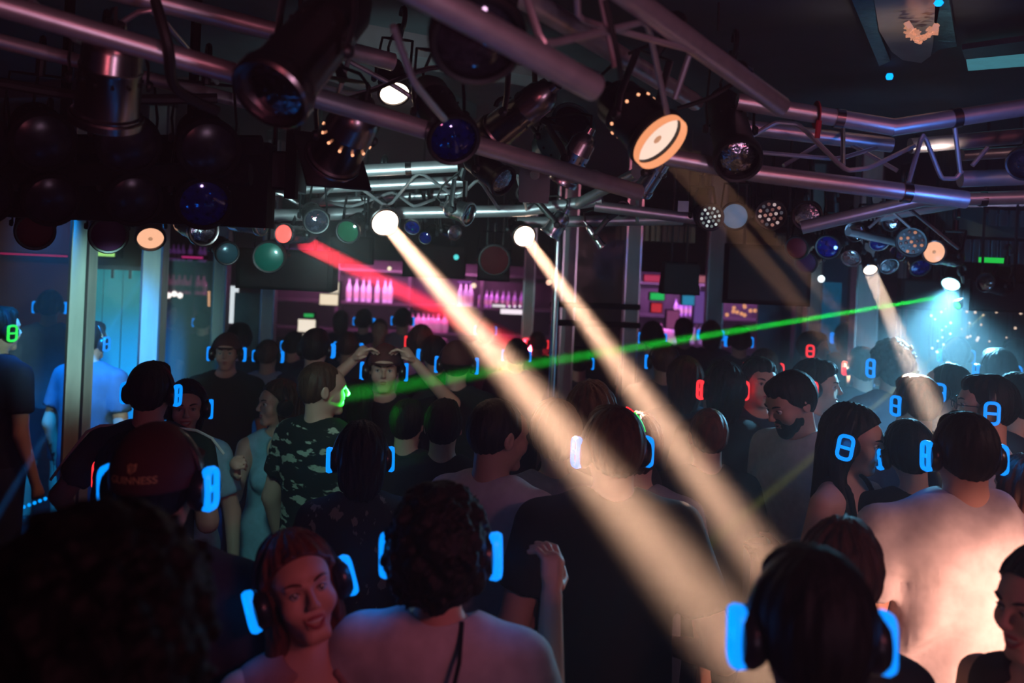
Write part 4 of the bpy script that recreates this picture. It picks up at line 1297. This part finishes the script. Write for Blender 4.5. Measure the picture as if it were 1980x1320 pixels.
    lo = .07 if bottom == 'trousers' else .48
    f.half(lambda X, Y, Z: np.maximum(Z-.99, lo-Z))
    f.mesh('trousers' if bottom == 'trousers' else 'shorts', bm, root)
    # shoes
    for sx in (1, -1):
        f = new()
        f.cone((sx*.105, .035, .045), (sx*.118, -.15, .036), .046, .038, .02)
        f.half(lambda X, Y, Z: -Z-.0)
        f.mesh('shoe', mat('dark shoe leather', (.03, .025, .025), .45), root)
    Hm = Matrix.Translation(hc) @ Rm.to_4x4()
    # ---- face
    if face:
        for sx in (1, -1):
            c = Hm @ Vector((sx*.031, -.081, .006))
            mb = MB().lathe([(.0004, -.0115), (.006, -.0098), (.0105, -.005), (.0115, 0), (.0105, .005), (.006, .0098), (.0004, .0115)], Matrix.Translation(c) @ Rm.to_4x4() @ Matrix.Rotation(pi/2, 4, 'X'), 16)
            e = mb.build('eye', EYEW, root)
            MB().lathe([(.0055, .0100), (.0045, .0112), (.0004, .0119)], Matrix.Translation(c) @ Rm.to_4x4() @ Matrix.Rotation(pi/2, 4, 'X'), 14, caps=False).build('iris', IRIS, e)
            pts = [Hm @ Vector((sx*(.014+.036*t), -.103+.016*t*t+.003, .026+.007*sin(pi*t*.8))) for t in [i/6 for i in range(7)]]
            MB().tube(pts, [.002, .0035, .0038, .0036, .003, .002, .001], 6).build('eyebrow', hm, root)
            pts = [Hm @ Vector((sx*(.018+.026*t), -.0945+.009*(2*t-1)**2, .006+.0075*sin(pi*t))) for t in [i/6 for i in range(7)]]
            MB().tube(pts, [.0008, .0016, .0018, .0018, .0016, .0012, .0008], 5).build('eyelash', HAIRK, root)
        mw = .026 if smile else .021
        dz = .004 if smile else 0
        up_ = [Hm @ Vector((mw*t, -.0945+.012*t*t, -.052+dz*t*t+.0015*cos(t*4))) for t in [i/5-1 for i in range(11)]]
        lo_ = [Hm @ Vector((mw*t, -.0935+.013*t*t, -.064+(dz+.010)*t*t-(.008 if smile else 0)*(1-t*t))) for t in [i/5-1 for i in range(11)]]
        pr = [.0012+.0034*sqrt(max(0, 1-(i/5-1)**2)) for i in range(11)]
        MB().tube(up_, pr, 6).tube(lo_, pr, 6).build('lips', LIPM, root)
        if smile:
            pts = [Hm @ Vector((.020*t, -.0935+.012*t*t, -.0575+dz*t*t)) for t in [i/4-1 for i in range(9)]]
            MB().tube(pts, .0048, 6, flat=(1, .5)).build('teeth', TEETH, root)
    if glasses:
        mb = MB()
        for sx in (1, -1):
            mb.tube([Hm @ Vector((sx*.033+.020*cos(t), -.112, .004+.016*sin(t))) for t in [2*pi*i/16 for i in range(16)]], .0018, 6, closed=True)
            mb.tube([Hm @ Vector((sx*.053, -.112, .008)), Hm @ Vector((sx*.080, -.03, .008)), Hm @ Vector((sx*.082, .02, .004))], .0018, 6)
        mb.tube([Hm @ Vector((-.013, -.113, .008)), Hm @ Vector((.013, -.113, .008))], .0018, 6)
        mb.build('glasses', PLASTIC, root)
    if phones:
        headphones(root, Hm @ Matrix.Scale({'curly': 1.10, 'afro': 1.14, 'cap': 1.05, 'long': 1.05, 'bob': 1.05}.get(hair, 1.0), 4), phones, rings=rings, band_glow=band_glow)
    tag(root, label, 'person', group)
    return root, Hm, S

#PEOPLE
exec_people = True
# --- nearest row
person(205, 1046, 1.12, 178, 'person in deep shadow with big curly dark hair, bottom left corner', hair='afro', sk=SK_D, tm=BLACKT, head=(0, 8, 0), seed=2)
r2, H2, S2 = person(312, 822, 2.0, 176, 'man seen from behind in dark red cap with lettering and blue lit headphones', hair='cap', hm=HAIRK, sk=SK_M, phones=RING_BS, tm=cloth('dark printed cotton', (.03, .015, .014)), head=(0, 0, 2), seed=3, fold=.0015)
person(262, 838, 2.6, 170, 'bare shouldered woman with a red lit headphone left of the capped man', hair='long', top='straps', tm=BLACKT, female=True, phones=RING_R, rings=(1, 0), sk=SK_L, seed=4)
person(585, 1028, 1.9, 14, 'laughing auburn haired woman facing the camera with blue lit headphones', hair='long', hm=HAIRR, top='tank', tm=cloth('dusty rose cotton', (.35, .2, .2)), female=True, face=True, smile=True, phones=RING_BS, head=(12, -12, -14), sk=SK_L, seed=5)
person(858, 950, 1.9, 172, 'person from behind in white T-shirt with round dark curly hair, bottom centre', hair='curly', tm=WHITE, phones=RING_BS, fold=.0022, arml=((.235, -.13, 1.20), (.215, -.26, 1.475)), hands=True, palm=(.75, -.6), head=(0, 6, 4), seed=6, female=True, build=1.08)
person(1575, 1058, 1.36, 180, 'dark haired person from behind with blue lit headphones, bottom right', hair='short', tm=cloth('pink top', (.4, .2, .2)), phones=RING_BS, sk=SK_M, seed=7, female=True, head=(0, 5, 0))
person(1632, 1008, 1.98, 150, 'brown haired person just behind the dark haired bottom right one', hair='messy', hm=HAIRB, tm=BLACKT, seed=8, build=.85)
person(2022, 1060, 1.85, -72, 'smiling dark haired woman in profile at the right edge', hair='bob', top='tank', tm=BLACKT, female=True, face=True, head=(0, 4, 0), sk=SK_L, smile=True, seed=9)
# --- second row
person(1188, 784, 2.65, 184, 'broad man in black T-shirt under the left warm beam, green lit headband', hair='short', hm=HAIRB, tm=BLACKT, phones=RING_B, build=1.12, arml=((.31, .09, 1.08), (.20, -.15, 1.02)), armr='bent', head=(10, 0, 0), seed=10, fold=.001,
       band_glow=[(RING_G, radians(50), radians(22)), (RING_R, radians(66), radians(52))] and [(RING_G, radians(22), radians(55)), (RING_R, radians(56), radians(70))])
person(1235, 800, 3.1, 165, 'man in grey blue T-shirt behind the broad man in black', hair='messy', hm=HAIRB, tm=GREYB, seed=11, fold=.001)
person(1868, 796, 2.72, 178, 'large man in white shirt seen from behind, blue lit headphones', hair='short', tm=WHITE, top='tshirt', phones=RING_BS, build=1.22, fold=.014, head=(0, 4, 0), seed=12)
person(968, 768, 2.95, 150, 'man with shaved head and white collar left of the beam', hair='buzz', tm=cloth('pale grey cotton', (.45, .4, .42)), sk=SK_M, seed=13, head=(-25, 6, 0))
person(700, 815, 3.1, 195, 'short dark haired person in leaf print shirt with blue lit headphones', hair='bob', tm=LEAF, female=True, phones=RING_B, seed=14, head=(0, 12, 0))
person(1762, 808, 3.2, 170, 'dark haired person with two blue rings between strappy top woman and white shirt man', hair='short', tm=BLACKT, phones=RING_B, seed=15, female=True, head=(0, 8, 8))
person(1655, 784, 3.25, 40, 'dark long haired woman in black strappy top facing right', hair='long', top='straps', female=True, face=True, phones=RING_B, head=(15, 8, 0), sk=SK_L, seed=16)
person(1370, 786, 3.6, 186, 'reddish short haired man in black T-shirt under the right beam', hair='buzz', hm=HAIRR, tm=BLACKT, seed=17, sk=SK_L)
person(1985, 880, 2.75, 190, 'person in striped top at the right edge', hair='bob', hm=HAIRB, tm=STRIPE, seed=18, female=True)
# --- third row
person(295, 698, 3.6, 178, 'dark haired man with white piped dark jersey left of centre', hair='short', tm=DGREEN, phones=RING_B, seed=19, armr='out', arml='bent', build=1.08)
person(628, 698, 3.9, 150, 'man in camouflage T-shirt looking right', hair='buzz', hm=HAIRB, tm=CAMO, seed=20, head=(-35, 0, 0), build=1.05, sk=SK_L)
person(538, 735, 4.3, 20, 'woman in light blue dress raising a fist beside the camouflage man', hair='long', hm=HAIRB, top='dress', tm=LBLUE, female=True, face=True, phones=RING_B, armr='down', arml='fist', hands=True, head=(-70, 0, 0), seed=21, rings=(0, 1))
person(362, 737, 3.95, 10, 'smiling young woman in light blue top with blue lit headphones', hair='bob', top='tshirt', tm=LBLUE, female=True, face=True, smile=True, phones=RING_B, seed=22, head=(10, 0, 0))
person(1532, 710, 3.7, -60, 'bearded man in white shirt looking down to the left', hair='short', top='shirt', tm=WHITE, face=True, beard=True, head=(-8, 24, 0), seed=23, hands=True, fold=.0015, armr='bent', arml='bent')
person(1582, 696, 4.35, 60, 'dark haired man in pale blue shirt behind the bearded man', hair='quiff', top='shirt', tm=LBLUE, phones=RING_R, seed=24, face=True)
person(1772, 724, 3.95, 182, 'man whose orange lit hair catches the right beam', hair='short', hm=HAIRR, tm=DENIM, phones=RING_B, seed=25, head=(20, 0, 0))
person(1832, 700, 4.3, 200, 'short haired man in blue light behind the large white shirt man', hair='buzz', tm=GREYB, phones=RING_B, seed=26, head=(30, 0, 0))
person(1908, 724, 3.6, -105, 'man in glasses looking left near the right edge', hair='short', tm=WHITE, phones=RING_B, face=True, glasses=True, seed=27)
person(1975, 720, 3.9, 190, 'dark haired person at the right edge behind man in glasses', hair='short', tm=NAVY, seed=28)
person(860, 770, 3.7, 178, 'person in black T-shirt with bare arm left of shaved man', hair='short', tm=BLACKT, arml='out', seed=29, sk=SK_L)
# --- fourth row
person(178, 620, 5.35, 165, 'man in bright blue lit T-shirt before the cyan booth', hair='short', tm=cloth('steel blue cotton', (.07, .12, .2)), phones=RING_B, seed=30, build=1.05)
person(98, 560, 6.9, 195, 'man in grey T-shirt and shorts standing left of the first steel column', hair='short', tm=GREYB, bottom='shorts', bm=NAVY, phones=RING_B, seed=31)
person(2, 592, 4.9, 150, 'dark dressed person with green lit headphone at the left edge', hair='short', tm=NAVY, phones=RING_G, seed=32)
person(440, 645, 5.6, 10, 'dark dressed man facing the camera with blue rings below the white panel', hair='cap', tm=DGREEN, phones=RING_B, face=True, seed=33, build=1.05)
person(612, 634, 5.4, 175, 'dark haired man behind the camouflage man', hair='short', tm=NAVY, phones=RING_B, seed=34, rings=(0, 1))
person(745, 668, 4.6, 6, 'person in cap holding both glowing headphones with raised arms', hair='cap', tm=BLACKT, phones=RING_B, armr='ears', arml='ears', hands=True, face=True, seed=35)
person(1150, 738, 3.3, 170, 'woman with tousled brown hair caught in the beams', hair='messy', hm=HAIRB, tm=BLACKT, female=True, seed=36, head=(0, -5, 10))
person(1075, 775, 3.2, 190, 'pale haired person in the left warm beam', hair='messy', hm=mat('fair hair', (.22, .13, .08), .6, noise=.1, scale=20), tm=GREYB, female=True, seed=37)
person(1722, 662, 4.9, 200, 'dark curly haired person with blue rings left of the right beam', hair='curly', tm=GREYB, phones=RING_B, seed=38)
person(1930, 672, 4.9, 180, 'dark haired person in blue haze at far right', hair='short', tm=NAVY, phones=RING_B, seed=39)
person(1400, 700, 4.3, 190, 'dark haired person with red lit headphones in front of the green laser', hair='bob', tm=BLACKT, phones=RING_R, female=True, seed=40)
person(1470, 690, 4.4, 10, 'person in dark jacket with red lit headphones left of the bearded man', hair='short', tm=NAVY, phones=RING_R, face=True, seed=41)
person(690, 735, 4.3, 180, 'long haired woman behind the leaf print shirt person', hair='long', tm=BLACKT, female=True, seed=42)
person(790, 770, 4.0, 170, 'dark haired person left of the beams in green laser light', hair='short', tm=BLACKT, seed=43)
# --- far dancers
far = [(395, 600, 8.6, 180, RING_B, 'far dancer with blue rings behind the left glass'), (325, 585, 8.8, 90, RING_R, 'far dancer with a red ring behind the left glass'),
       (465, 625, 6.3, 185, None, 'dark far dancer before the white lit panel'), (520, 655, 6.2, 180, RING_B, 'far dancer with blue rings under the large black box'),
       (570, 640, 7.0, 170, RING_B, 'far dancer with blue rings left of the low lit fridge'), (660, 600, 9.2, 190, None, 'far dark haired dancer before the lit display fridge'),
       (705, 598, 9.0, 175, RING_B, 'far dancer with dark hair under the clear bottles'), (675, 640, 6.6, 170, RING_B, 'dancer with blue ring below the clear bottles'),
       (780, 595, 8.6, 180, RING_B, 'far dancer under the violet bottles'), (815, 628, 6.6, 185, RING_R, 'dancer with bright red ring under the pink bottles'),
       (840, 650, 6.0, 200, RING_B, 'dancer with blue ring left of first beam'), (735, 615, 8.0, 5, None, 'barman in bright pink lit shirt behind the crowd'),
       (885, 660, 5.0, 180, RING_B, 'dancer in pale cap and bright blue ring left of the beam'), (940, 615, 9.0, 180, RING_B, 'far dancer under the purple bottle row'),
       (1000, 655, 6.6, 180, RING_B, 'dancer between the beams with blue rings'), (1040, 640, 8.2, 180, RING_R, 'far dancer with red ring left of the chrome pole'),
       (1120, 668, 6.3, 180, RING_B, 'dancer behind the lower rail'), (1180, 640, 7.8, 180, RING_B, 'far dancer with blue rings between the central columns'),
       (1262, 622, 7.2, 180, RING_B, 'dancer under the red bar sign'), (1285, 660, 5.6, 175, RING_B, 'dancer crossed by green laser right of centre column'),
       (1322, 614, 7.8, 185, None, 'far dancer under the tapered speaker'), (1375, 620, 8.2, 180, RING_B, 'far dancer at right end of bar'),
       (1430, 630, 7.4, 180, RING_B, 'far dancer under the orange bulbs'), (1478, 672, 5.3, 185, RING_R, 'dancer with red ring below the laser at right'),
       (1575, 640, 6.4, 60, RING_R, 'tall dancer before the deep blue upright'), (1636, 624, 7.74, 180, RING_B, 'far dancer left of the broad steel column'),
       (1668, 672, 5.6, 180, RING_R, 'dancer with red rings before the broad steel column'), (1850, 650, 6.2, 180, RING_B, 'far dancer in cyan haze under the fairy lights'),
       (1965, 655, 6.2, 180, RING_B, 'far dancer in the blue haze at the right edge'), (1325, 690, 4.6, 180, None, 'dark dancer under the laser right of centre'),
       (30, 640, 7.8, 180, None, 'dark far dancer beside the green ring at left edge')]
for i, (x, y, d, yw, ring, lab) in enumerate(far):
    tm = [BLACKT, NAVY, DGREEN, GREYB, DENIM][i % 5]
    if 'pink' in lab: tm = cloth('pink light tinted cotton', (.8, .25, .5))  # pink of the bar light put into the cloth colour
    person(x, y, d, yw, lab, hair='cap' if 'cap' in lab else ['short', 'bob', 'messy', 'buzz'][i % 4], hm=[HAIRK, HAIRB][i % 2], tm=tm, phones=ring, female=(i % 4 == 1), detail=1.1, seed=50+i, sk=[SK_L, SK_M][i % 2])

# ---- details on people
def piping(root, pts, r_=.006):
    MB().tube([Vector(p) for p in pts], r_, 6, flat=(1, .5)).build('piping', WHITE, root)
jr = [o for o in bpy.data.objects if o.get('label', '').startswith('dark haired man with white piped')][0]
jr_pts = [(.07, .03, 1.525), (.13, .03, 1.512), (.2, .02, 1.505), (.26, .01, 1.475), (.31, .0, 1.41), (.37, -.01, 1.33), (.42, -.02, 1.26)]
piping(jr, jr_pts)
piping(jr, [(-x, y, z) for x, y, z in jr_pts[:5]])
cw = [o for o in bpy.data.objects if o.get('label', '').startswith('person from behind in white T-shirt')][0]
MB().tube([(-.055, .06, 1.525), (-.065, .13, 1.47), (-.05, .185, 1.36), (-.035, .195, 1.2), (-.03, .19, 1.0)], .0045, 6, flat=(.6, 1.2)).build('bag_strap', BLACKT, cw)
# lettering and emblem on the back of the cap
def on_cap(x, z, off=.0025):
    return H2 @ Vector((-x, .018+.110*sqrt(max(0, 1-(x/.090)**2-((z-.030)/.108)**2))+off, z))
tc = bpy.data.curves.new('lettering', 'FONT'); tc.body = 'GUINNESS'; tc.size = .021; tc.align_x = 'CENTER'; tc.extrude = .0004
to = bpy.data.objects.new('lettering', tc); COL.objects.link(to)
bpy.context.view_layer.update()
me = bpy.data.meshes.new_from_object(to.evaluated_get(bpy.context.evaluated_depsgraph_get()))
COL.objects.unlink(to); bpy.data.objects.remove(to)
for v in me.vertices:
    p = on_cap(v.co.x, v.co.y+.030, .0022+v.co.z*2)
    v.co = p
GOLD = mat('gold embroidery', (.75, .42, .18), .6, emit=None)
me.materials.clear(); me.materials.append(GOLD)
o = bpy.data.objects.new('lettering', me); COL.objects.link(o); o.parent = r2
mb = MB()
for k in range(4):
    mb.tube([on_cap(-.007+.0045*k, .052+.001*k, .003), on_cap(-.008+.0048*k, .066+.002*(k % 2), .003)], .0009, 5)
mb.tube([on_cap(-.009, .066, .003), on_cap(-.003, .070, .003), on_cap(.003, .067, .003), on_cap(.009, .070, .003)], .0012, 5)
mb.tube([on_cap(-.009, .066, .003), on_cap(-.002, .050, .003), on_cap(.008, .057, .003), on_cap(.009, .070, .003)], .0012, 5)
mb.build('harp_emblem', GOLD, r2)

# ------------------------------------------------------------------ haze
hz = bpy.data.materials.new('stage haze')
hz.use_nodes = True
nt = hz.node_tree
nt.nodes.remove(nt.nodes['Principled BSDF'])
vs_ = nt.nodes.new('ShaderNodeVolumeScatter')
vs_.inputs['Color'].default_value = (1, 1, 1, 1)
vs_.inputs['Density'].default_value = .035
vs_.inputs['Anisotropy'].default_value = .32
nt.links.new(vs_.outputs[0], nt.nodes['Material Output'].inputs['Volume'])
hb = MB().box((0, 6.05, CZ/2), (6.4, 7.05, CZ/2-.005)).build('haze', hz)
tag(hb, 'thin stage haze filling the whole club room', 'haze', kind='stuff')
